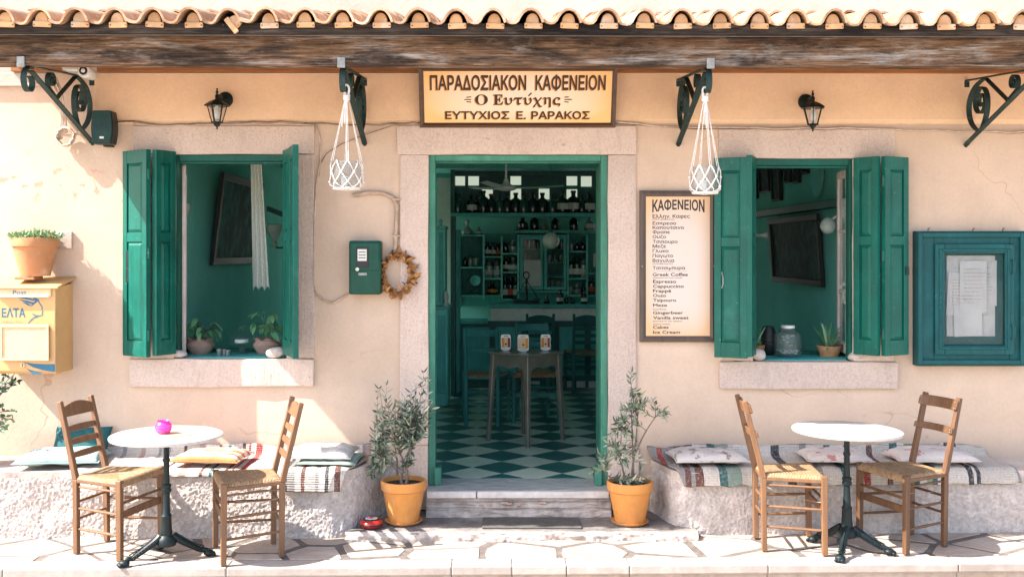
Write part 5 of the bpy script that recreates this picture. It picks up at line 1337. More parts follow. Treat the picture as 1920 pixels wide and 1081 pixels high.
# cable bundle on the left wall
cb = thing('cable_bundle', 'tangled bundle of cream cables behind the leftmost iron bracket', 'cables', (X(125), 0, Z(220)))
r = random.Random(8)
for k in range(13):
    j = lambda a: r.uniform(-a, a)
    q = [P(95 + j(8), 145 + j(6), .25), P(110 + j(6), 165 + j(5), .12), P(122 + j(5), 190 + j(3), .05), P(119 + j(5), 225 + j(4), .04), P(117 + j(9), 255 + j(8), .04)]
    B().tube(bez(q, 18), .0065, 5).build('cable', M['cream_cable'], cb, smooth='all')
for k in range(5):
    rr2 = r.uniform(.036, .064); b = B(); b.tube([P(122 + r.uniform(-3, 3), 256, .03 + .01 * k) + Vector((rr2 * cos(a), 0, rr2 * 1.05 * sin(a))) for a in [2 * pi * i_ / 26 for i_ in range(26)]], .006, 6, closed=True); b.build('coil', M['cream_cable'], cb, smooth='all')
for k in range(3):
    q = [P(112, 250, .04), P(135 + 5 * k, 262, .05), P(158, 250 - 6 * k, .05), P(165, 233, .04)]; B().tube(bez(q, 14), .0055, 5).build('cable', M['cream_cable'], cb, smooth='all')

# speaker
sx, so = X(193, .14), .14; sk = thing('wall_speaker', 'dark teal loudspeaker mounted under the leftmost bracket', 'speaker', (sx, 0, Z(238, .14)))
h2 = .108; w2 = .072; b = B(); pf = [(-w2 * (.82 + .18 * cos(v * 1.5)), h2 * v) for v in [k / 6 - 1 for k in range(13)]]
pr_ = [(a, c) for a, c in pf] + [(-a, c) for a, c in pf[::-1]]
b.prism(pr_, (sx, -.06, Z(239, .14)), (1, 0, 0), (0, 0, 1), (0, -.10, 0)); b.build('cabinet', M['lamp_iron'], sk, bevel=.004)
b = B(); b.prism([(a * .93, c * .95) for a, c in pr_], (sx, -.1605, Z(239, .14)), (1, 0, 0), (0, 0, 1), (0, -.006, 0)); b.build('grille', M['speaker'], sk, bevel=.002)
box('badge', M['lab_white'], sk, sx - .012, sx + .016, -.1685, -.166, Z(260, .16), Z(256, .16))
b = B(); b.bar((sx, -.07, Z(272, .1)), (sx, -.001, Z(272, .1)), .05, .012); b.build('mount', M['lamp_iron'], sk)
# security camera
cz = Z(136, .5); cxx = X(158, .55); ca = thing('security_camera', 'white security camera under the beam by the leftmost bracket', 'camera', (cxx, -.5, cz))
Rm = Matrix.Rotation(pi/2, 3, 'X')
B().lathe([(.030, -.12), (.036, -.11), (.040, 0), (.040, .03), (.036, .036), (0, .036)], (cxx, -.53, cz), 24, rot=Rm).build('body', M['white_gloss'], ca, smooth=True)
B().lathe([(.026, .0365), (.024, .040), (0, .040)], (cxx, -.53, cz), 20, rot=Rm).build('lens_ring', M['tin_dark'], ca)
B().lathe([(.013, .0405), (.010, .044), (0, .045)], (cxx, -.53, cz), 16, rot=Rm).build('lens', M['white_gloss'], ca)
box('mount', M['white_gloss'], ca, cxx - .16, cxx + .03, -.50, -.42, cz + .012, cz + .075, bevel=.008)

# lanterns
def lantern(label, px_plate, px_body, s, py0):
    t = thing('wall_lantern', label, 'wall lamp', (X(px_plate), 0, Z(188 + py0))); m = M['lamp_iron']
    x0, z0 = X(px_plate), Z(188 + py0); bxx, bo = X(px_body, .16), .16
    B().lathe([(.050, 0), (.052, .010), (.045, .020), (.02, .026), (0, .028)], (x0, -.0155, z0), 28, rot=Rm).build('wall_plate', m, t, smooth=True)
    ztop = Z(195 + py0, bo); B().tube(bez([(x0, -.03, z0), (x0, -.10, z0 + .01), (bxx, -.13, z0 + .02), (bxx, -bo, z0 + .012), (bxx, -bo, ztop + .01)], 16), .010, 8).build('arm', m, t, smooth='all')
    c = (bxx, -bo, 0); Rz = [pi/6]
    B().lathe([(.008, Z(166 + py0, bo)), (.004, Z(168 + py0, bo)), (.010, Z(173 + py0, bo)), (.006, Z(176 + py0, bo)), (.014, Z(180 + py0, bo)), (.012, Z(187 + py0, bo)), (.02, Z(189 + py0, bo))][::-1], c, 12).build('finial', m, t, smooth=True)
    B().lathe([(.083, Z(199 + py0, bo)), (.080, Z(197 + py0, bo)), (.052, Z(191 + py0, bo)), (.022, Z(187 + py0, bo)), (.012, Z(186 + py0, bo))], c, 6, a0=.3).build('roof', m, t)
    zt2, zb2 = Z(199 + py0, bo), Z(229 + py0, bo); rt2, rb2 = .062, .033
    co_ = [(cos(.3 + pi * k / 3), sin(.3 + pi * k / 3)) for k in range(6)]
    for k in range(6):
        a, c2 = co_[k], co_[(k + 1) % 6]
        B().bar((bxx + a[0] * rt2, -bo + a[1] * rt2, zt2), (bxx + a[0] * rb2, -bo + a[1] * rb2, zb2), .006, .006).build('glazing_bar', m, t)
        g_ = B(); g_.add([(bxx + q[0] * r_ * .97, -bo + q[1] * r_ * .97, z_) for q, r_, z_ in ((a, rt2, zt2), (c2, rt2, zt2), (c2, rb2, zb2), (a, rb2, zb2))], [(0, 1, 2, 3)]); g_.build('pane', M['glass'], t, fix=False)
    B().lathe([(.0, Z(243 + py0, bo)), (.007, Z(241.5 + py0, bo)), (.004, Z(239 + py0, bo)), (.016, Z(236 + py0, bo)), (.024, Z(232 + py0, bo)), (.040, Z(230 + py0, bo)), (.040, Z(228.5 + py0, bo))], c, 6, a0=.3).build('base', m, t)
    B().lathe([(.012, zt2), (.012, zt2 - .02), (.022, zt2 - .035), (.022, zt2 - .075), (.012, zt2 - .09), (0, zt2 - .092)][::-1], c, 14).build('bulb', M['bulb'], t, smooth=True)
lantern('dark metal wall lantern above the left window', 424, 407, 1, 0)
lantern('dark metal wall lantern above the right window', 1509, 1524, -1, 4)

# ================================================================== HANGING GLASS IN MACRAME
def hanger(label, px, out, pyt, pyg0, pyg1, hw, seed, knot, tx=0):
    x, zt3 = X(px, out), Z(pyt, out); y = -out; t = thing('macrame_hanger', label, 'hanging lantern', (x, y, zt3)); r = random.Random(seed)
    gx = x + tx; zg0, zg1 = Z(pyg0, out), Z(pyg1, out); R0 = hw / S(out); H = zg0 - zg1
    B().lathe([(R0 * .55, zg1 + .008), (R0 * .86, zg1 + .012), (R0 * .97, zg1 + H * .3), (R0 * .93, zg1 + H * .72), (R0 * .84, zg0), (R0 * .81, zg0), (R0 * .90, zg1 + H * .7), (R0 * .93, zg1 + H * .3), (R0 * .8, zg1 + .018), (0, zg1 + .016)], (gx, y, 0), 28).build('glass', M['vessel'], t, smooth=True)
    B().lathe([(.022, zg1 + .02), (.022, zg1 + .075), (0, zg1 + .078)], (gx - .01, y, 0), 16).build('candle', M['white_gloss'], t, smooth=True)
    kz = Z(pyt + knot, out)
    n = 8; rp_ = .0029
    for k in range(n):
        a = 2 * pi * k / n + .2; a2 = a + pi / n
        if k % 2 == 0:
            for dd in (-.012, .012):
                B().tube([(x + .008 * cos(a + dd * 30), y + .008 * sin(a), kz), (gx + R0 * .9 * cos(a) + dd * .4, y + R0 * .9 * sin(a), zg0 + .004)], rp_ * .8, 5).build('cord', M['rope'], t)
    # diamond net
    rows = [(zg0 + .004, .93, 0), (zg1 + H * .60, 1.03, .5), (zg1 + H * .26, 1.05, 0), (zg1 + .008, .80, .5)]
    q = lambda row, k: Vector((gx + R0 * rows[row][1] * cos(2 * pi * (k + rows[row][2]) / n + .2), y + R0 * rows[row][1] * sin(2 * pi * (k + rows[row][2]) / n + .2), rows[row][0]))
    b = B()
    for row in range(3):
        sh_ = rows[row + 1][2] - rows[row][2]
        for k in range(n):
            for k2 in ((k, k - 1) if sh_ > 0 else (k, k + 1)):
                if row == 0 and k % 2: pass
                p_, q_ = q(row, k), q(row + 1, k2); mid = (p_ + q_) / 2; c_ = Vector((gx, y, mid.z)); mid = c_ + (mid - c_).normalized() * R0 * 1.03
                b.tube([p_, mid, q_], rp_, 5)
            b.blob(q(row + 1, k), .0075, .0075, .0075, 6, 4)
    b.tube([Vector((gx + R0 * .82 * cos(a), y + R0 * .82 * sin(a), zg1 + .004)) for a in [2 * pi * k / 24 for k in range(24)]], .0062, 6, closed=True)
    for k in range(4): a = pi * k / 4; b.tube([(gx + R0 * .8 * cos(a), y + R0 * .8 * sin(a), zg1 + .003), (gx, y, zg1 - .004), (gx - R0 * .8 * cos(a), y - R0 * .8 * sin(a), zg1 + .003)], .004, 5)
    b.build('net', M['rope'], t, smooth='all')
    b = B()                                                       # loop, knot and tail
    b.tube(bez([(x, y, kz), (x - .03, y, kz + .06), (x - .012, y, zt3 + .02), (x + .012, y, zt3 + .02), (x + .03, y, kz + .05), (x, y, kz)], 16), .0065, 6)
    for k in range(3): b.tube([Vector((x + .015 * cos(a), y + .015 * sin(a), kz - .006 + .011 * k + .006 * sin(a))) for a in [2 * pi * i_ / 12 for i_ in range(12)]], .0065, 6, closed=True)
    for k in range(9): dx_ = r.uniform(-.024, .012); b.tube(bez([(x, y - .01, kz), (x + dx_, y - .02, kz - .04), (x + dx_ * 1.4, y - .02, kz - .13 - r.uniform(0, .04))], 6), .003, 4)
    b.build('knot', M['rope'], t, smooth='all')
hanger('white macrame hanger with round glass on the second bracket, left of the door sign', 650, .965, 160, 303, 355, 30, 1, 24)
hanger('white macrame hanger with glass on the third bracket, right of the door sign', 1322, .965, 166, 312, 363, 28, 2, 20)

# ================================================================== DRIED WREATH
wr = thing('dried_wreath', 'wreath of dried orange brown leaves hanging beside the meter box', 'wreath', P(745, 514, .04)); r = random.Random(6)
c = P(745, 513, .045); pts = [c + Vector((.092 * cos(a), .012 * sin(3 * a), .125 * sin(a))) for a in [2 * pi * k / 40 for k in range(40)]]
b = B()
for j in range(3): b.tube([p + Vector((r.uniform(-.008, .008), r.uniform(-.01, .01), r.uniform(-.008, .008))) for p in pts], .005, 5, closed=True)
b.build('twig_ring', M['dry'], wr)
lms = [leaf_mesh('leaf', L, w, M['dry'], bd, 5) for L, w, bd in ((.05, .034, .4), (.04, .03, -.4), (.055, .026, .5), (.034, .026, .6))]
for k in range(170):
    a = r.uniform(0, 6.28); p = c + Vector(((.092 + r.uniform(-.022, .022)) * cos(a), -r.uniform(-.01, .028), (.125 + r.uniform(-.022, .022)) * sin(a)))
    o = link_mesh('leaf', lms[r.randrange(4)], wr); o.location = p - wr.location; o.rotation_euler = (r.uniform(0, 6.28), r.uniform(-1, 1), a + r.uniform(-1, 1)); s = r.uniform(.7, 1.15); o.scale = (s, s, s)
for (px, py) in ((733, 555), (752, 553), (766, 545)):
    b = B(); b.blob(P(px, py, .06), .014, .012, .017, 8, 6, .15); b.build('seed_pod', M['dry'], wr, smooth='all')
b = B()
for k in range(14): a = r.uniform(0, 6.28); p = c + Vector((.07 * cos(a), -.02, .1 * sin(a))); b.tube([p, p + Vector((r.uniform(-.05, .05), -.01, r.uniform(-.05, .05)))], .0012, 4)
b.build('twig', M['conduit'], wr)

# ================================================================== PEBBLES ON THE SILLS
for px, py, w, h, ang, lab in ((330, 664, 40, 15, .05, 'smooth white pebble at the left end of the left window sill'), (515, 667, 36, 20, -.15, 'white pebble at the right end of the left window sill'), (1424, 668, 30, 22, .2, 'white pebble at the left end of the right window sill'), (1609, 669, 33, 19, -.3, 'white pebble at the right end of the right window sill')):
    c = P(px, py, .01); s = S(.01); zf = (LW if px < 900 else RW)[2]
    b = B(); b.blob((0, 0, 0), w / s / 2, .045, h / s / 2, 20, 14, .12, 1.6); o = bpy.data.objects.new('pebble', b.mesh('pebble', M['pebble'], smooth='all')); COL.objects.link(o)
    o.location = (c.x, .02, zf + h / s / 2 + .004); o.rotation_euler = (0, ang, 0); tag(o, lab, 'pebble')
# ================================================================== INTERIOR
fl = structure(box('interior_floor', M['mortar'], None, -3.0, 3.2, .24, 6.2, .10, .200, org=(0, 3, .2)))
TW = .300; dg_ = TW * sqrt(2)
def tmesh(m):
    h = TW / 2 - .001; b = B(); b.prism([(h, 0), (0, h), (-h, 0), (0, -h)], (0, 0, 0), (sqrt(2), 0, 0), (0, sqrt(2), 0), (0, 0, .010)); return b.mesh('floor_tile', m)
tL, tD = tmesh(M['tile_light']), tmesh(M['tile_dark'])
def edge_tile(cx2, cy2, m):
    h = TW / 2 - .001; po = [Vector((h * sqrt(2), 0)), Vector((0, h * sqrt(2))), Vector((-h * sqrt(2), 0)), Vector((0, -h * sqrt(2)))]
    po = clip([p + Vector((cx2, cy2)) for p in po], Vector((0, .2365)), Vector((0, -1)))
    if len(po) < 3: return
    b = B(); b.prism([(p.x - cx2, p.y - cy2) for p in po], (0, 0, 0), (1, 0, 0), (0, 1, 0), (0, 0, .010)); o = link_mesh('floor_tile', b.mesh('floor_tile', m), fl); o.location = (cx2, cy2 - 3, 0)
for j in range(0, 28):
    for i in range(-7, 8):
        half = j % 2; x = -.178 + i * dg_ + half * dg_ / 2; y = .39 + (j - 1) * dg_ / 2
        m, me = (M['tile_dark'], tD) if half == 0 else (M['tile_light'], tL)
        m, me = (M['tile_light'], tL) if (j % 2 == 1) else (M['tile_dark'], tD)
        x = -.178 + i * dg_ + (0 if j % 2 == 1 else dg_ / 2)
        if y - dg_ / 2 < .2365: edge_tile(x, y, m)
        elif abs(x - .25) < 1.9:
            o = link_mesh('floor_tile', me, fl); o.location = (x, y - 3, 0)
rm = thing('cafe_room', 'teal painted cafe room seen through door and windows', 'room', (0, 3, .2))
LX, RX, BY, CZ = -2.30, 2.56, 5.95, 2.70
b = B()
for y0_, y1_, z0_, z1_ in ((.455, 4.65, .2, CZ), (5.75, BY, .2, CZ), (4.65, 5.75, .2, 1.0), (4.65, 5.75, 2.0, CZ)): b.box(LX - .1, LX, y0_, y1_, z0_, z1_)  # gap for an invented window, out of view, letting sun into the room
b.build('side_wall', M['in_wall'], rm)
b = B(); b.box(LX - .07, LX - .03, 4.65, 4.70, 1.0, 2.0); b.box(LX - .07, LX - .03, 5.70, 5.75, 1.0, 2.0); b.box(LX - .07, LX - .03, 4.70, 5.70, 1.0, 1.05); b.box(LX - .07, LX - .03, 4.70, 5.70, 1.95, 2.0); b.build('added_side_window_frame', M['in_wood'], rm)
box('side_wall', M['in_wall'], rm, RX, RX + .1, .455, BY, .2, CZ)
bw_h = [(-2.05, -.98, 1.05, 2.45), (1.55, 2.40, 1.05, 2.45)]  # unseen back windows, added to bring daylight indoors
wall_open(LX - .1, RX + .1, .2, CZ, BY, BY + .1, bw_h).build('back_wall', M['in_wall'], rm)
for (a, c_, e_, f_) in bw_h:
    b = B(); b.box(a, a + .05, BY + .02, BY + .08, e_, f_); b.box(c_ - .05, c_, BY + .02, BY + .08, e_, f_); b.box(a + .05, c_ - .05, BY + .02, BY + .08, e_, e_ + .05); b.box(a + .05, c_ - .05, BY + .02, BY + .08, f_ - .05, f_); b.box((a + c_) / 2 - .02, (a + c_) / 2 + .02, BY + .02, BY + .08, e_ + .05, f_ - .05); b.build('added_back_window_frame', M['in_wood'], rm)
    for xa, xb in ((a + .05, (a + c_) / 2 - .02), ((a + c_) / 2 + .02, c_ - .05)): box('added_back_window_pane', M['glass'], rm, xa, xb, BY + .048, BY + .052, e_ + .05, f_ - .05)
box('pale_panel', M['in_wall_pale'], rm, X(820, -5.85), X(844, -5.85), BY - .03, BY - .001, .2, CZ - .002)
box('ceiling', M['in_ceiling'], rm, LX - .1, RX + .1, .455, BY + .1, CZ, CZ + .08)
for k in range(4): box('ceiling_beam', M['in_wood'], rm, LX, RX, 1.3 + k * 1.45, 1.38 + k * 1.45, CZ - .05, CZ - .001)
dp = -5.05
# upper shelf unit with small backlit panes
def IX(px, d): return X(px, -d)
def IZ(py, d): return Z(py, -d)
us = thing('wall_shelf', 'long high bottle shelf with small lit panes over the bar', 'shelf', (IX(985, 5.2), 5.3, IZ(400, 5.2)))
d = 5.05
box('shelf_board', M['in_wood'], us, IX(845, d), IX(1140, d), d, d + .34, IZ(406, d), IZ(399, d), bevel=.004)
box('top_beam', M['in_dark'], us, IX(845, d), IX(1140, d), d + .24, d + .34, IZ(327, d), IZ(316, d))
box('post', M['in_dark'], us, IX(845, d), IX(852, d), d + .01, d + .34, IZ(399, d), IZ(318, d))
box('back_board', M['in_dark'], us, IX(845, d), IX(1140, d), d + .345, d + .36, IZ(399, d), IZ(318, d))
for k in range(9): box('bar_vertical', M['in_dark'], us, IX(875 + k * 26.5, d) - .02, IX(875 + k * 26.5, d) + .02, d + .325, d + .344, IZ(396, d), IZ(330, d))
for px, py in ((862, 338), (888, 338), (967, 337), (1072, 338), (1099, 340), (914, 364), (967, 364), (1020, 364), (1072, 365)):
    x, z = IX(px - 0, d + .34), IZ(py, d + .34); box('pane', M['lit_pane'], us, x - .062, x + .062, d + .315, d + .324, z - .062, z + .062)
# tall dresser at the left
d = 3.6; dr = thing('tall_dresser', 'tall teal dresser with knob finial at the left inside the door', 'cabinet', (IX(812, d), d + .2, .21))
box('upper_body', M['in_wood_light'], dr, IX(780, d), IX(835, d), d, d + .4, IZ(573, d), IZ(428, d), bevel=.01)
box('cornice', M['in_wood_light'], dr, IX(778, d), IX(837, d), d - .02, d + .42, IZ(428, d), IZ(423, d), bevel=.005)
box('lower_body', M['in_wood_light'], dr, IX(775, d), IX(841, d), d - .10, d + .42, .22, IZ(578, d), bevel=.01)
box('worktop', M['in_wood'], dr, IX(773, d), IX(844, d), d - .12, d + .42, IZ(578, d), IZ(573, d), bevel=.004)
box('door_panel', M['in_wood'], dr, IX(822, d), IX(836, d), d - .112, d - .10, .35, IZ(590, d), bevel=.004); box('door_panel', M['in_wood'], dr, IX(823, d), IX(831, d), d - .012, d, IZ(565, d), IZ(436, d), bevel=.004)
B().lathe([(.01, 0), (.02, .01), (.012, .02), (.024, .04), (.016, .06), (0, .07)], (IX(826, d), d + .03, IZ(423, d)), 12).build('finial', M['in_wood_light'], dr, smooth=True)
jr = thing('ceramic_figure', 'pale ceramic figure standing on the tall dresser worktop', 'ornament', (IX(836, d), d - .05, IZ(573, d))); B().lathe([(.03, 0), (.034, .02), (.018, .05), (.03, .09), (.022, .13), (.012, .15), (0, .155)], (IX(837, d), d - .07, IZ(573, d)), 14).build('body', M['opal'], jr, smooth=True)
# dark posts beside
pc = thing('door_casing', 'dark teal pillar casing left of the bar shelves', 'pillar', (IX(850, 4.3), 4.3, .21))
box('post', M['in_dark'], pc, IX(845, 4.3), IX(853, 4.3), 4.3, 4.6, .21, IZ(405, 4.3)); box('post', M['in_wood'], pc, IX(854, 4.6), IX(862, 4.6), 4.6, 4.8, .21, IZ(430, 4.6))

# back cabinet with pigeon-hole shelves and glazed doors
d = 5.35; dk = BY - .02; bc = thing('back_cabinet', 'teal pigeonhole bottle cabinet with two glazed doors behind the bar', 'cabinet', (IX(985, d), 5.6, 1.1))
box('back_board', M['in_wood'], bc, IX(858, d), IX(1150, d), dk - .03, dk, IZ(578, d), IZ(436, d))
def vert(px, y0, y1, w=.022): box('upright', M['in_wood_light'], bc, IX(px, d) - w/2, IX(px, d) + w/2, d, dk - .031, IZ(y1, d), IZ(y0, d), bevel=.002)
def hor(p0, p1, py, w=.018, m='in_wood_light'): box('shelf_board', M[m], bc, IX(p0, d) + .012, IX(p1, d) - .012, d + .004, dk - .031, IZ(py, d) - w, IZ(py, d), bevel=.002)
for px, y0, y1 in ((862, 439, 578), (907, 439, 560), (941, 443, 560), (972, 440, 562), (1065, 437, 562), (1101, 440, 576), (1140, 440, 576)): vert(px, y0, y1)
for a in ((862, 907, 440), (862, 907, 500), (862, 907, 553), (907, 941, 480), (907, 941, 521), (907, 941, 553), (941, 972, 474), (941, 972, 509), (941, 972, 560), (1065, 1101, 470), (1065, 1101, 521), (1065, 1101, 553), (1101, 1140, 511), (1101, 1140, 553), (972, 1065, 440), (972, 1065, 545)): hor(*a)
box('cornice', M['in_wood'], bc, IX(966, d), IX(1069, d), d - .04, dk - .04, IZ(437, d), IZ(431, d), bevel=.004)
hor(972, 1065, 466, .008); hor(972, 1065, 492, .008); hor(972, 1065, 518, .008)
for a, c in ((975, 1018), (1020, 1062)):
    x0_, x1_, z0_, z1_ = IX(a, d), IX(c, d), IZ(543, d), IZ(443, d); w = .035; b = B(); y0_, y1_ = d - .028, d - .003
    b.box(x0_, x0_ + w, y0_, y1_, z0_, z1_); b.box(x1_ - w, x1_, y0_, y1_, z0_, z1_); b.box(x0_ + w, x1_ - w, y0_, y1_, z0_, z0_ + w); b.box(x0_ + w, x1_ - w, y0_, y1_, z1_ - w, z1_)
    gd = b.build('glazed_door', M['in_wood'], bc, bevel=.003); box('pane', M['glass'], gd, x0_ + w, x1_ - w, d - .018, d - .015, z0_ + w, z1_ - w)
tag(box('white_notice', M['paper'], None, IX(982, d), IX(1014, d), d - .035, d - .031, IZ(536, d), IZ(487, d), org=(IX(998, d), d, IZ(511, d))), 'blank white sheet stuck on the left glazed cabinet door', 'notice')
tag(box('white_notice', M['paper'], None, IX(1112, d), IX(1122, d), d - .035, d - .031, IZ(500, d), IZ(475, d), org=(IX(1117, d), d, IZ(488, d))), 'narrow white sheet at the right edge of the bar cabinet', 'notice')

# bar counter
d = 5.0; bar_ = thing('bar_counter', 'dark teal bar counter with cream band under its top', 'counter', (IX(1020, d), d + .2, .21))
bx0_, bx1_ = IX(920, d), 2.4
box('top', M['in_wood'], bar_, bx0_ - .03, bx1_, d - .06, d + .34, IZ(577, d), IZ(570, d), bevel=.005)
box('band', M['in_cream'], bar_, bx0_, bx1_, d + .005, d + .03, IZ(601, d), IZ(577.2, d)); box('front', M['in_dark'], bar_, bx0_ - .38, bx1_, d - .02, d + .03, .21, IZ(601.2, d))
box('low_top', M['in_wood'], bar_, IX(858, d), bx0_ - .032, d - .05, d + .34, IZ(606, d), IZ(600, d), bevel=.003)
for k in range(6): 
    x = bx0_ - .3 + k * .36; box('panel', M['in_wood'], bar_, x, x + .29, d - .036, d - .021, .35, IZ(612, d), bevel=.006)
for px in (1005, 1066, 1090, 1113): x = IX(px, d); box('plinth_block', M['in_wall_pale'], bar_, x - .06, x + .04, d - .05, d - .037, IZ(725, d), IZ(713, d))

# bottles and glasses
def bottle_prof(kind, h):
    k = {'wine': [(0, 0), (.30, .0), (.31, .02), (.31, .55), (.26, .66), (.11, .76), (.10, .95), (.12, .955), (.12, 1), (0, 1)],
         'ouzo': [(0, 0), (.26, 0), (.27, .03), (.27, .66), (.12, .78), (.10, .93), (.13, .935), (.13, 1), (0, 1)],
         'squat': [(0, 0), (.40, 0), (.44, .06), (.42, .5), (.18, .66), (.14, .9), (.20, .91), (.20, 1), (0, 1)],
         'glass': [(0, 0), (.30, 0), (.34, .3), (.38, 1), (.34, 1), (.3, .1), (0, .1)],
         'carafe': [(0, 0), (.36, 0), (.42, .12), (.38, .3), (.12, .55), (.10, .75), (.2, 1), (.18, 1), (0, .97)]}[kind]
    return [(r_ * h * (.9 if kind != 'glass' else 1), z_ * h) for r_, z_ in k]
BM = {}
def bottle(label, cat, x, y, z, kind, h, m, lab=None, group=None, cap=None):
    nm = 'glass' if kind == 'glass' else 'bottle'
    key = (kind, round(h, 3), m)
    t = thing('drinking_glass' if kind == 'glass' else 'bottle', label, cat, (x, y, z), group)
    if key not in BM: BM[key] = B().lathe(bottle_prof(kind, h), (0, 0, 0), 12).mesh('body', M[m], smooth=True)
    link_mesh('body', BM[key], t)
    if lab and kind in ('wine', 'ouzo', 'squat'):
        rr_ = {'wine': .31, 'ouzo': .27, 'squat': .44}[kind] * h * .9 + .0015; k2 = (kind, round(h, 3), lab)
        if k2 not in BM: BM[k2] = B().lathe([(rr_, h * .18), (rr_, h * .46)], (0, 0, 0), 12).mesh('label', M[lab])
        link_mesh('label', BM[k2], t)
    if kind in ('wine', 'ouzo'):
        k3 = ('cap', kind, round(h, 3), cap or 'x')
        if k3 not in BM: BM[k3] = B().lathe([(.135 * h * .9, h * .9), (.135 * h * .9, h * 1.01), (0, h * 1.012)], (0, 0, 0), 10).mesh('cap', M[cap or 'tin_dark'])
        link_mesh('cap', BM[k3], t)
ORD = ['first', 'second', 'third', 'fourth', 'fifth', 'sixth', 'seventh', 'eighth', 'ninth', 'tenth', 'eleventh', 'twelfth', 'thirteenth', 'fourteenth', 'fifteenth', 'sixteenth']
def row(where, d, base, items, depth=.12):
    n_ = {}
    for i_, (px, hpx, kind, m, lab) in enumerate(items):
        dd = d + depth; h = hpx / S(-dd); what = 'small glass' if kind == 'glass' else {'bottle_dark': 'dark bottle', 'bottle_green': 'green bottle', 'bottle_clear': 'clear bottle'}[m]
        bottle(f'{what}, {ORD[i_]} from the left {where}', 'glass' if kind == 'glass' else 'bottle', IX(px, dd), dd, base, kind, h, m, lab, 'bottles and glasses ' + where, 'lab_red' if (px == 921 and hpx > 30) else None)
D_, G2, C_ = 'bottle_dark', 'bottle_green', 'bottle_clear'
row('on the high shelf above the bar', 5.05, IZ(399, 5.05), [(858, 36, 'wine', G2, None), (885, 34, 'wine', D_, 'lab_white'), (906, 42, 'wine', D_, None), (921, 36, 'wine', D_, None), (937, 36, 'wine', G2, None), (951, 36, 'wine', D_, None), (967, 38, 'wine', D_, None), (982, 36, 'wine', G2, None), (999, 38, 'wine', D_, None), (1017, 38, 'wine', D_, None), (1036, 35, 'wine', G2, None), (1055, 40, 'wine', D_, 'lab_white'), (1075, 42, 'wine', D_, 'lab_white'), (1091, 32, 'wine', D_, None), (1105, 40, 'wine', D_, 'lab_white')], .12)
d = 5.35; zc = IZ(431, d)
row('standing on top of the back cabinet', d, zc, [(980, 26, 'squat', D_, None), (1002, 30, 'wine', D_, None), (1020, 22, 'carafe', C_, None), (1041, 28, 'wine', D_, None), (1076, 30, 'wine', D_, None), (1106, 26, 'squat', C_, 'lab_white')], .15)
row('on top of the left end of the cabinet', d, IZ(440, d), [(876, 28, 'carafe', C_, None), (898, 15, 'squat', C_, 'lab_white')], .15)
row('in the upper left pigeonhole', d, IZ(500, d), [(872, 18, 'ouzo', D_, None), (882, 21, 'ouzo', C_, None), (892, 16, 'glass', C_, None)])
row('in the top hole of the second cabinet column', d, IZ(480, d), [(914, 26, 'ouzo', D_, 'lab_white'), (924, 26, 'ouzo', D_, 'lab_white'), (933, 24, 'ouzo', D_, 'lab_red')])
row('in the middle hole of the second cabinet column', d, IZ(521, d), [(917, 33, 'ouzo', C_, 'lab_white'), (932, 33, 'ouzo', C_, 'lab_white')])
row('in the bottom hole of the second cabinet column', d, IZ(553, d), [(923, 24, 'squat', D_, 'lab_orange')])
row('in the top hole of the third cabinet column', d, IZ(474, d), [(948, 22, 'squat', D_, None), (961, 24, 'squat', C_, None)])
row('in the middle hole of the third cabinet column', d, IZ(509, d), [(949, 28, 'ouzo', D_, 'lab_white'), (962, 26, 'squat', C_, 'lab_white')])
row('in the bottom hole of the third cabinet column', d, IZ(560, d), [(947, 38, 'ouzo', D_, 'lab_white'), (957, 38, 'ouzo', D_, 'lab_red'), (966, 38, 'ouzo', G2, 'lab_white')])
row('in the top right pigeonhole', d, IZ(470, d), [(1072, 14, 'glass', C_, None), (1082, 18, 'squat', D_, None), (1093, 18, 'squat', D_, None)])
row('in the second right pigeonhole', d, IZ(521, d), [(1071, 38, 'ouzo', G2, 'lab_white'), (1082, 38, 'ouzo', G2, 'lab_white'), (1094, 36, 'ouzo', C_, 'lab_white')])
row('in the lower right pigeonhole', d, IZ(553, d), [(1070, 14, 'glass', C_, None), (1082, 20, 'squat', C_, None), (1094, 18, 'ouzo', D_, None)])
row('at the far right of the cabinet', d, IZ(553, d), [(1109, 32, 'ouzo', G2, 'lab_red')])
row('behind glass on the first cabinet shelf', d, IZ(466, d), [(984, 14, 'glass', C_, None), (992, 14, 'glass', C_, None), (1001, 14, 'glass', C_, None), (1008, 12, 'glass', C_, None), (1028, 12, 'glass', C_, None), (1041, 14, 'glass', C_, None), (1053, 12, 'glass', C_, None)], .08)
row('behind glass on the second cabinet shelf', d, IZ(492, d), [(984, 16, 'glass', C_, None), (994, 12, 'glass', C_, None), (1030, 14, 'glass', C_, None), (1040, 18, 'carafe', C_, None), (1052, 14, 'glass', C_, None)], .08)
row('behind glass on the bottom cabinet shelf', d, IZ(540, d), [(1027, 13, 'glass', C_, None), (1036, 13, 'glass', C_, None), (1045, 13, 'glass', C_, None), (1054, 13, 'glass', C_, None)], .08)
zc = IZ(570, 5.0)
row('standing on the bar counter top', 5.0, zc, [(1025, 15, 'squat', D_, None), (1050, 26, 'ouzo', D_, 'lab_white'), (1062, 16, 'ouzo', D_, None), (1073, 12, 'squat', D_, None), (1095, 24, 'ouzo', D_, 'lab_white')], .1)
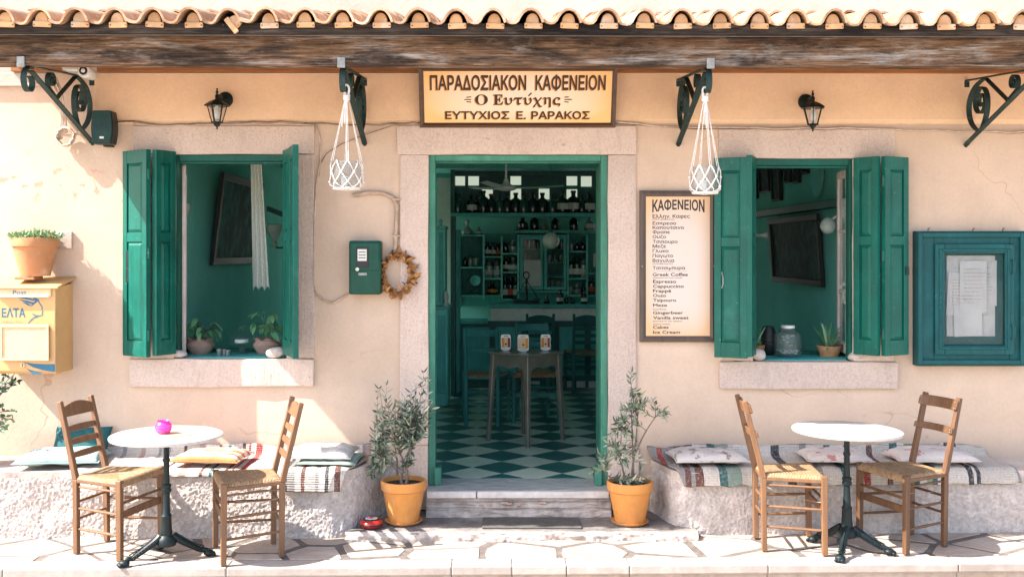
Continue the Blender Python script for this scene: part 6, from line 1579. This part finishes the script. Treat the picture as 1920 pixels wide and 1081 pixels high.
# plates in the left hole
for px, py, rr_, k in ((884, 532, .085, 0), (891, 526, .062, 1)):
    t = B().lathe([(0, .0), (rr_ * .6, .0), (rr_, .012), (rr_, .016), (rr_ * .6, .005), (0, .005)], (0, 0, 0), 24, rot=Rm).build('plate', M['in_dark' if k == 0 else 'in_wood_light'], None, smooth=True)
    t.location = (IX(px, d), d + .1 - .05 * k, IZ(py, d)); tag(t, ['large dark plate leaning in the left pigeonhole', 'small teal plate leaning in front of the dark one'][k], 'plate')
# balance scale on the bar
bs = thing('balance_scale', 'dark metal balance scale with ring standing on the bar counter', 'scale', (IX(987, 5.1), 5.15, zc)); x, y = IX(987, 5.15), 5.15; im = M['black_iron']
box('base', im, bs, x - .15, x + .15, y - .05, y + .05, zc, zc + .035, bevel=.006); B().lathe([(.022, .035), (.012, .07), (.018, .12), (.009, .2), (.015, .27), (0, .30)], (x, y, zc), 10).build('column', im, bs, smooth=True)
B().tube([(x + .033 * cos(a), y, zc + .325 + .04 * sin(a)) for a in [2 * pi * k / 18 for k in range(18)]], .007, 5, closed=True).build('ring', im, bs)
for s in (-1, 1): B().tube([(x, y, zc + .27), (x + s * .14, y, zc + .05)], .005, 5).build('arm', im, bs); B().lathe([(0, 0), (.05, .006), (.055, .014)], (x + s * .12, y, zc + .04), 14).build('pan', im, bs)
# globe lamp, fan
gx_, gy_ = IX(1033, 4.0), 4.0; gl = thing('globe_lamp', 'round opal glass globe lamp hanging before the back cabinet', 'ceiling lamp', (gx_, gy_, CZ)); gz = IZ(451, 4.0)
B().blob((gx_, gy_, gz), .088, .088, .088, 24, 16).build('globe', M['opal'], gl, smooth='all'); B().tube([(gx_, gy_, gz + .085), (gx_, gy_, CZ)], .004, 6).build('rod', M['in_dark'], gl); B().lathe([(.02, gz + .08), (.026, gz + .10), (.012, gz + .12)], (gx_, gy_, 0), 12).build('cap', M['in_dark'], gl)
fd = 3.4; fx = IX(949, fd); fz = IZ(352, fd); fn_ = thing('ceiling_fan', 'pale ceiling fan with three long blades inside the door', 'fan', (fx, fd, CZ))
B().lathe([(.010, CZ - .01 - fz), (.012, .09), (.02, .085), (.028, .05), (.045, .035), (.10, .008), (.105, -.005), (.09, -.02), (.04, -.032), (0, -.035)][::-1], (fx, fd, fz), 24).build('motor', M['white_gloss'], fn_, smooth=True)
B().lathe([(.045, -.012), (.04, -.05), (.014, -.07)][::-1], (fx, fd, CZ), 16).build('canopy', M['white_gloss'], fn_, smooth=True)
for a in (8, 128, 248):
    a = radians(a); dv = Vector((cos(a), sin(a), 0)); b = B(); b.bar(Vector((fx, fd, fz)) + dv * .09, Vector((fx, fd, fz)) + dv * .20, .03, .006); b.bar(Vector((fx, fd, fz)) + dv * .19, Vector((fx, fd, fz + .025)) + dv * .58, .095, .005, (sin(a) * .2, -cos(a) * .2, 1), .075, .004); b.build('blade', M['in_wall_pale'], fn_, bevel=.002)

# ------------------------------------------------------------------ table and chairs inside
tb_ = thing('wooden_table', 'small square waxed wooden table standing corner-on inside the doorway', 'table', (.235, 1.66, .21))
TZ = .21 + .735; cxx, cyy = .235, 1.665; hs = .205
Rt = Matrix.Translation((cxx, cyy, 0)) @ Matrix.Rotation(pi / 4 + .03, 4, 'Z')
b = B().box(-hs - .02, hs + .02, -hs - .02, hs + .02, TZ - .02, TZ); b.xf(Rt); b.build('top', M['table_wood'], tb_, bevel=.005, seg=2)
for sx_ in (-1, 1):
    for sy_ in (-1, 1):
        b = B().bar((sx_ * (hs + .012), sy_ * (hs + .012), .21), (sx_ * (hs - .018), sy_ * (hs - .018), TZ - .021), .030, .030, (0, 1, 0), .044, .044); b.xf(Rt); b.build('leg', M['table_wood'], tb_, bevel=.004)
poly = [(-hs, 0), (hs, 0), (hs, -.14), (hs - .04, -.13), (hs - .07, -.098), (hs - .12, -.088), (.0, -.105), (-hs + .12, -.088), (-hs + .07, -.098), (-hs + .04, -.13), (-hs, -.14)]
for k in range(4):
    b = B().prism(poly, (0, -hs + .0, TZ - .021), (1, 0, 0), (0, 0, 1), (0, .016, 0)); b.xf(Rt @ Matrix.Rotation(k * pi / 2, 4, 'Z')); b.build('apron', M['table_wood'], tb_)
for px, ang, lab, m2, bl in ((948.5, .12, 'can-shaped orange table card, left one on the wooden table', 'lab_orange', 0), (981, 0, 'can-shaped pale table card, middle one on the wooden table', 'mail_pale', 1), (1023, -.10, 'can-shaped orange table card, right one on the wooden table', 'lab_orange', 0)):
    y = 1.60 if bl else 1.70; y -= .02; x = IX(px, y); c = thing('table_card', lab, 'table card', (x, y, TZ)); w, h = .041, .135
    if bl: w, h = .046, .142
    pl = [(-w * .55, 0), (w * .55, 0), (w * .6, .006), (w, .014), (w, h - .02), (w * .88, h - .003), (w * .8, h), (-w * .8, h), (-w * .88, h - .003), (-w, h - .02), (-w, .014), (-w * .6, .006)]
    Mr = Matrix.Translation((x, y, TZ + .001)) @ Matrix.Rotation(ang, 4, 'Z')
    b = B().prism(pl, (0, 0, 0), (1, 0, 0), (0, 0, 1), (0, .022, 0)); b.xf(Mr); b.build('body', M['white_gloss'], c, bevel=.002)
    for a, e_, mm in ((-w * .88, -w * .30, m2), (w * .38, w * .88, 'lab_maroon' if not bl else 'lab_orange'), (-w * .28, w * .36, 'mail_pale')):
        b = B().box(a, e_, -.0012, 0, h * .22, h * .80); b.xf(Mr); b.build('print', M[mm], c)
    b = B(); b.lathe([(.008, 0), (.008, .0008)], (0, -.0013, h * .42), 10, rot=Rm); b.box(-.018, .018, -.0014, -.0002, h * .87, h * .91); b.xf(Mr); b.build('mark', M['ink'], c)
chair('dark teal chair inside the doorway, left of the wooden table', (IX(908, 2.6), 2.55, .21), radians(84), 'curved', 'in_chair', 'rush', detail=False)
chair('dark chair behind the wooden table, its back rail showing over the cards', (IX(1003, 2.6), 2.72, .21), radians(-86), 'curved', 'in_chair', 'rush', detail=False)
chair('dark ladder-back chair against the bar, left one of two', (IX(1012, 4.5), 4.62, .21), radians(90), 'ladder', 'in_dark', 'rush', detail=False)
chair('dark ladder-back chair against the bar at the right door edge', (IX(1099, 4.5), 4.62, .21), radians(90), 'ladder', 'in_dark', 'rush', detail=False)

# ------------------------------------------------------------------ seen through the left window
def picture(label, pA, pB, zb, zt, w, m, tilt=.0, side=1, cat='picture', fm='tin_dark'):
    """framed picture on a side wall: pA, pB plan points; tilt leans its top into the room"""
    a, c = Vector((*pA, 0)), Vector((*pB, 0)); d_ = (c - a).normalized(); L = (c - a).length; n_ = Vector((side, 0, 0)); up = (Vector((0, 0, 1)) + n_ * tilt).normalized(); H = zt - zb
    t = thing('framed_picture', label, cat, ((a.x + c.x) / 2, (a.y + c.y) / 2, zb)); o_ = a + Vector((0, 0, zb)); dep = n_ * .03
    for (u0, u1, v0, v1) in ((0, L, 0, w), (0, L, H - w, H), (0, w, w, H - w), (L - w, L, w, H - w)):
        B().prism([(u0, v0), (u1, v0), (u1, v1), (u0, v1)], o_, d_, up, dep).build('frame', M[fm], t, bevel=.003)
    B().prism([(w, w), (L - w, w), (L - w, H - w), (w, H - w)], o_, d_, up, n_ * .012).build('canvas', M[m], t); return t
def onL(px): return (LX + .01, -D0 + (-1) * (LX + .01) * 0 + F * abs(LX + .01) / (CX - px))
def yL(px, x): return F * x / (px - CX) - D0
picture('large dark picture leaning off the wall behind the left window', (LX + .02, yL(388, LX)), (LX + .02, yL(468, LX)), 1.655, 2.40, .06, 'canvas', .12, 1)
cu = thing('lace_curtain', 'long pale lace curtain hanging behind the left window', 'curtain', (IX(487, 1.0), 1.0, 2.4)); d = 1.0
def cur(u, v):
    x = IX(471 + 24 * u + (v - .3) * 12 * (u + .3), d); z = IZ(306, d) + (IZ(545 - 8 * abs(sin(u * 9.0)), d) - IZ(306, d)) * v; w = .5 + .5 * v
    return Vector((x, d + .016 * sin(u * 22 + v * 1.5) * w, z))
b = B(); b.grid(cur, 40, 30); n0 = len(b.v); b.grid(lambda u, v: cur(u, v) + Vector((0, .004, 0)), 40, 30)
b.build('cloth', M['lace'], cu, smooth='all', fix=False)
B().tube([(IX(466, d), d, IZ(306, d) + .01), (IX(560, d), d, IZ(306, d) + .01)], .009, 8).build('rod', M['in_dark'], cu)
# wall sconces
def sconce(label, x, y, z, s=1, m='opal'):
    t = thing('wall_sconce', label, 'wall lamp', (x, y, z))
    B().lathe([(.02, -.10), (.03, -.08), (.012, -.05), (.02, -.03), (.045, 0), (.065, .04), (.06, .08), (.05, .085)], (x, y, z), 16).build('shade', M[m], t, smooth=True)
    B().tube(bez([(x, y, z - .09), (x + .06 * s, y, z - .14), (x + .14 * s, y, z - .05)], 8), .008, 6).build('arm', M['in_dark'], t); return t
sconce('pale glass sconce beside the casement of the left window', IX(341, .75), .75, IZ(402, .75), -1)
sconce('pale glass sconce right of the lace curtain in left window', IX(514, 1.6), 1.6, IZ(440, 1.6), 1)
box_ = thing('wall_shelf', 'dark corner shelf behind the left window beside the curtain', 'shelf', (IX(524, 1.9), 1.9, 1.9)); B().prism([(0, 0), (.22, -.09), (.22, -.05), (0, .04)], (IX(500, 1.9), 1.9, IZ(395, 1.9)), (1, 0, 0), (0, 0, 1), (0, .2, 0)).build('board', M['in_dark'], box_)
# potted plants on the left sill
def scallop_pot(t, x, y, z, rt, h):
    pr2 = [(rt * .66, 0), (rt * .95, h * .45), (rt * .98, h * .6), (rt * .80, h * .85), (rt * .95, h), (rt * .88, h), (rt * .74, h * .85), (0, h * .8)]
    n = 40; b = B(); vs = []
    for i_, (r_, z_) in enumerate(pr2):
        for k in range(n): a = 2 * pi * k / n; w_ = .008 * sin(a * 8) if i_ in (4, 5) else 0; vs.append((x + r_ * cos(a), y + r_ * sin(a), z + z_ + w_))
    fs = [(i_*n+k, i_*n+(k+1)%n, (i_+1)*n+(k+1)%n, (i_+1)*n+k) for i_ in range(len(pr2) - 1) for k in range(n)] + [tuple(range(n))[::-1]]
    b.add(vs, fs); b.build('pot', M['clay'], t, smooth=True)
lvm = [leaf_mesh('leaf', L, w, M['leaf_green'], bd, 6) for L, w, bd in ((.085, .036, .35), (.07, .032, .5), (.095, .04, .25))]
def leafy(label, x, y, z, rt, h, n, R, Hh, seed, lean=0):
    t = thing('potted_plant', label, 'potted plant', (x, y, z)); scallop_pot(t, x, y, z, rt, h); r = random.Random(seed); b = B()
    for k in range(n):
        a = r.uniform(0, 6.28); q = r.random() ** .6; e_ = Vector((x + R * q * cos(a) + lean, y + R * .7 * q * sin(a), z + h + Hh * (1 - .6 * q * q) * r.uniform(.4, 1)))
        s0 = Vector((x, y, z + h * .8)); br = bez([s0, s0 + Vector((0, 0, Hh * .5)), e_], 6); b.tube(br, .0022, 4)
        o = link_mesh('leaf', lvm[r.randrange(3)], t); o.location = e_ - t.location; o.rotation_euler = (r.uniform(-.5, .5), r.uniform(-.2, .9), a + r.uniform(-.6, .6))
        if r.random() < .6: p = br[4]; o = link_mesh('leaf', lvm[r.randrange(3)], t); o.location = p - t.location; o.rotation_euler = (r.uniform(-.5, .5), r.uniform(-.3, .6), a + r.uniform(-2, 2)); o.scale = (.8, .8, .8)
    b.build('stem', M['leaf_dark'], t); return t
zs = LW[2] + .006
leafy('low green leafy plant in scalloped clay pot, left on the left window sill', IX(378, .33), .30, zs, .10, .105, 26, .15, .15, 3)
leafy('taller green leafy plant in scalloped clay pot, right on the left window sill', IX(503, .33), .30, zs, .10, .105, 30, .13, .22, 4, .0)
x, y = IX(455, .3), .28; ck = thing('cake_stand', 'glass cake stand with dark dome on the left window sill', 'cake stand', (x, y, zs))
B().lathe([(.045, 0), (.04, .008), (.012, .015), (.018, .04), (.01, .05), (.03, .062), (0, .062)], (x, y, zs), 18).build('foot', M['vessel'], ck, smooth=True); B().lathe([(0, .063), (.088, .066), (.098, .072), (.096, .076), (0, .072)], (x, y, zs), 30).build('plate', M['vessel'], ck, smooth=True)
B().lathe([(.088, .077), (.088, .11), (.07, .14), (.03, .158), (0, .162)], (x, y, zs), 26).build('dome', M['glass'], ck, smooth=True); B().lathe([(.008, .160), (.012, .175), (0, .185)], (x, y, zs), 10).build('knob', M['vessel'], ck, smooth=True); B().lathe([(.05, .078), (.05, .10), (0, .102)], (x, y, zs), 20).build('cake', M['opal'], ck, smooth=True)
for i_, px in enumerate((412, 421, 429)): 
    o = B().lathe([(.014, 0), (.019, .042 - .004 * i_), (.016, .042 - .004 * i_), (.012, .005), (0, .005)], (0, 0, 0), 14).build('shot_cup', M['zinc'], None, smooth=True); o.location = (IX(px, .2), .18 + .02 * (i_ % 2), zs); tag(o, ['leftmost metal shot cup on the left window sill', 'middle metal shot cup on the left window sill', 'rightmost shortest metal shot cup on left window sill'][i_], 'cup')

# ------------------------------------------------------------------ seen through the right window
zs = RW[2] + .006
x, y = IX(1474, .3), .26; gj = thing('glass_jar', 'large clear glass jar with white lid on the right window sill', 'jar', (x, y, zs))
B().lathe([(.07, 0), (.092, .01), (.095, .03), (.095, .135), (.088, .16), (.05, .18), (.042, .19), (.042, .205), (.038, .205), (.038, .188), (.084, .155), (.09, .13), (.09, .02), (0, .012)], (x, y, zs), 30).build('body', M['vessel'], gj, smooth=True)
B().lathe([(.046, .196), (.048, .200), (.048, .212), (.045, .216), (0, .216)], (x, y, zs), 24).build('lid', M['white_gloss'], gj, smooth=True)
r = random.Random(3); b = B()
for k in range(40): a = r.uniform(0, 6.28); q = r.uniform(0, .07); b.blob((x + q * cos(a), y + q * sin(a), zs + .025 + r.uniform(0, .02 if k < 26 else .12)), .010, .010, .006, 6, 4)
b.build('contents', M['opal'], gj)
bl = [leaf_mesh('blade', L, .020, M['leaf_green'], bd, 8) for L, bd in ((.22, .35), (.17, .6), (.25, .2), (.14, .9))]
def spiky(label, x, y, z, n, seed, sc=1, pm='terracotta_old', rt=.085):
    t = thing('spider_plant', label, 'potted plant', (x, y, z)); r = random.Random(seed)
    B().lathe([(rt * .7, 0), (rt, .07), (rt + .004, .075), (rt - .006, .075), (0, .065)], (x, y, z), 26).build('pot', M[pm], t, smooth=True)
    for k in range(n):
        o = link_mesh('blade', bl[r.randrange(4)], t); o.location = (r.uniform(-.02, .02), r.uniform(-.02, .02), .065); a = 2 * pi * k / n + r.uniform(-.3, .3)
        o.rotation_euler = (0, -r.uniform(.5, 1.35), a); o.scale = (sc,) * 3
    return t
spiky('spider plant in a low clay pot, right on the right window sill', IX(1553, .3), .28, zs, 26, 4, .85)
spiky('small spider plant half hidden by the shutter, left on the right sill', IX(1422, .3), .32, zs, 16, 6, .75, rt=.05)
va = thing('dark_vase', 'dark rounded vase behind the small spider plant on the right sill', 'vase', (IX(1437, .4), .38, zs)); B().lathe([(.04, 0), (.06, .05), (.062, .12), (.045, .18), (.035, .20)], (IX(1440, .4), .39, zs), 20).build('body', M['tin_dark'], va, smooth=True)
picture('dark framed mirror-like picture leaning behind the right window', (RX - .02, yL(1552, RX)), (RX - .02, yL(1457, RX)), 1.49, 2.06, .05, 'photo_print', .07, -1)
sl_ = thing('plate_rail', 'dark sloping shelf rail high on the right room wall', 'shelf', (RX, 2.5, 2.2))
zr_ = IZ(398, F * RX / (1415 - CX) - D0); box('rail', M['in_dark'], sl_, RX - .09, RX - .001, .6, 5.8, zr_ - .06, zr_, bevel=.004)
for i_, (p0, p1, q0, q1, lab) in enumerate(((1417, 1425, 2.28, 2.62, 'narrow dark frame, first from the left above the rail in the right window'), (1430, 1449, 2.32, 2.58, 'small dark frame, second from the left above the rail'), (1454, 1470, 2.22, 2.6, 'tall dark frame, third from the left above the rail'), (1478, 1488, 2.36, 2.54, 'tiny dark frame, fourth from the left above the rail'), (1495, 1505, 2.34, 2.52, 'tiny dark frame, fifth from the left above the rail'), (1512, 1522, 2.40, 2.56, 'small dark frame, sixth from the left above the rail'))):
    picture(lab, (RX - .01, yL(p1, RX)), (RX - .01, yL(p0, RX)), q0, q1, .02, 'photo_print', .05, -1)
pl_t = B().lathe([(0, 0), (.10, 0), (.17, .015), (.17, .02), (.1, .006), (0, .006)], (0, 0, 0), 28, rot=Matrix.Rotation(-pi/2, 3, 'Y')).build('wall_plate', M['in_wood_light'], None, smooth=True); pl_t.location = (RX - .01, yL(1538, RX), 2.36); tag(pl_t, 'oval teal plate hanging above the rail in the right window', 'plate')
x, y = IX(1553, .75), .75; wl_ = thing('wall_lamp', 'white ball lamp on a curved arm inside the right window', 'wall lamp', (x, y, IZ(423, .75)))
B().blob((x, y, IZ(423, .75)), .058, .058, .062, 20, 14).build('globe', M['opal'], wl_, smooth='all'); B().tube(bez([(x + .03, y, IZ(412, .75)), (x + .05, y, IZ(403, .75)), (x + .12, y, IZ(404, .75))], 8), .011, 8).build('arm', M['white_gloss'], wl_, smooth='all')
sp2 = thing('wall_spotlight', 'small white spotlight at the left inside the right window', 'wall lamp', (IX(1424, 1.8), 1.8, IZ(441, 1.8))); B().lathe([(.012, 0), (.014, .05), (.03, .09), (0, .09)], (IX(1417, 1.8), 1.8, IZ(441, 1.8)), 14, rot=Matrix.Rotation(pi/2, 3, 'Y')).build('head', M['white_gloss'], sp2, smooth=True)
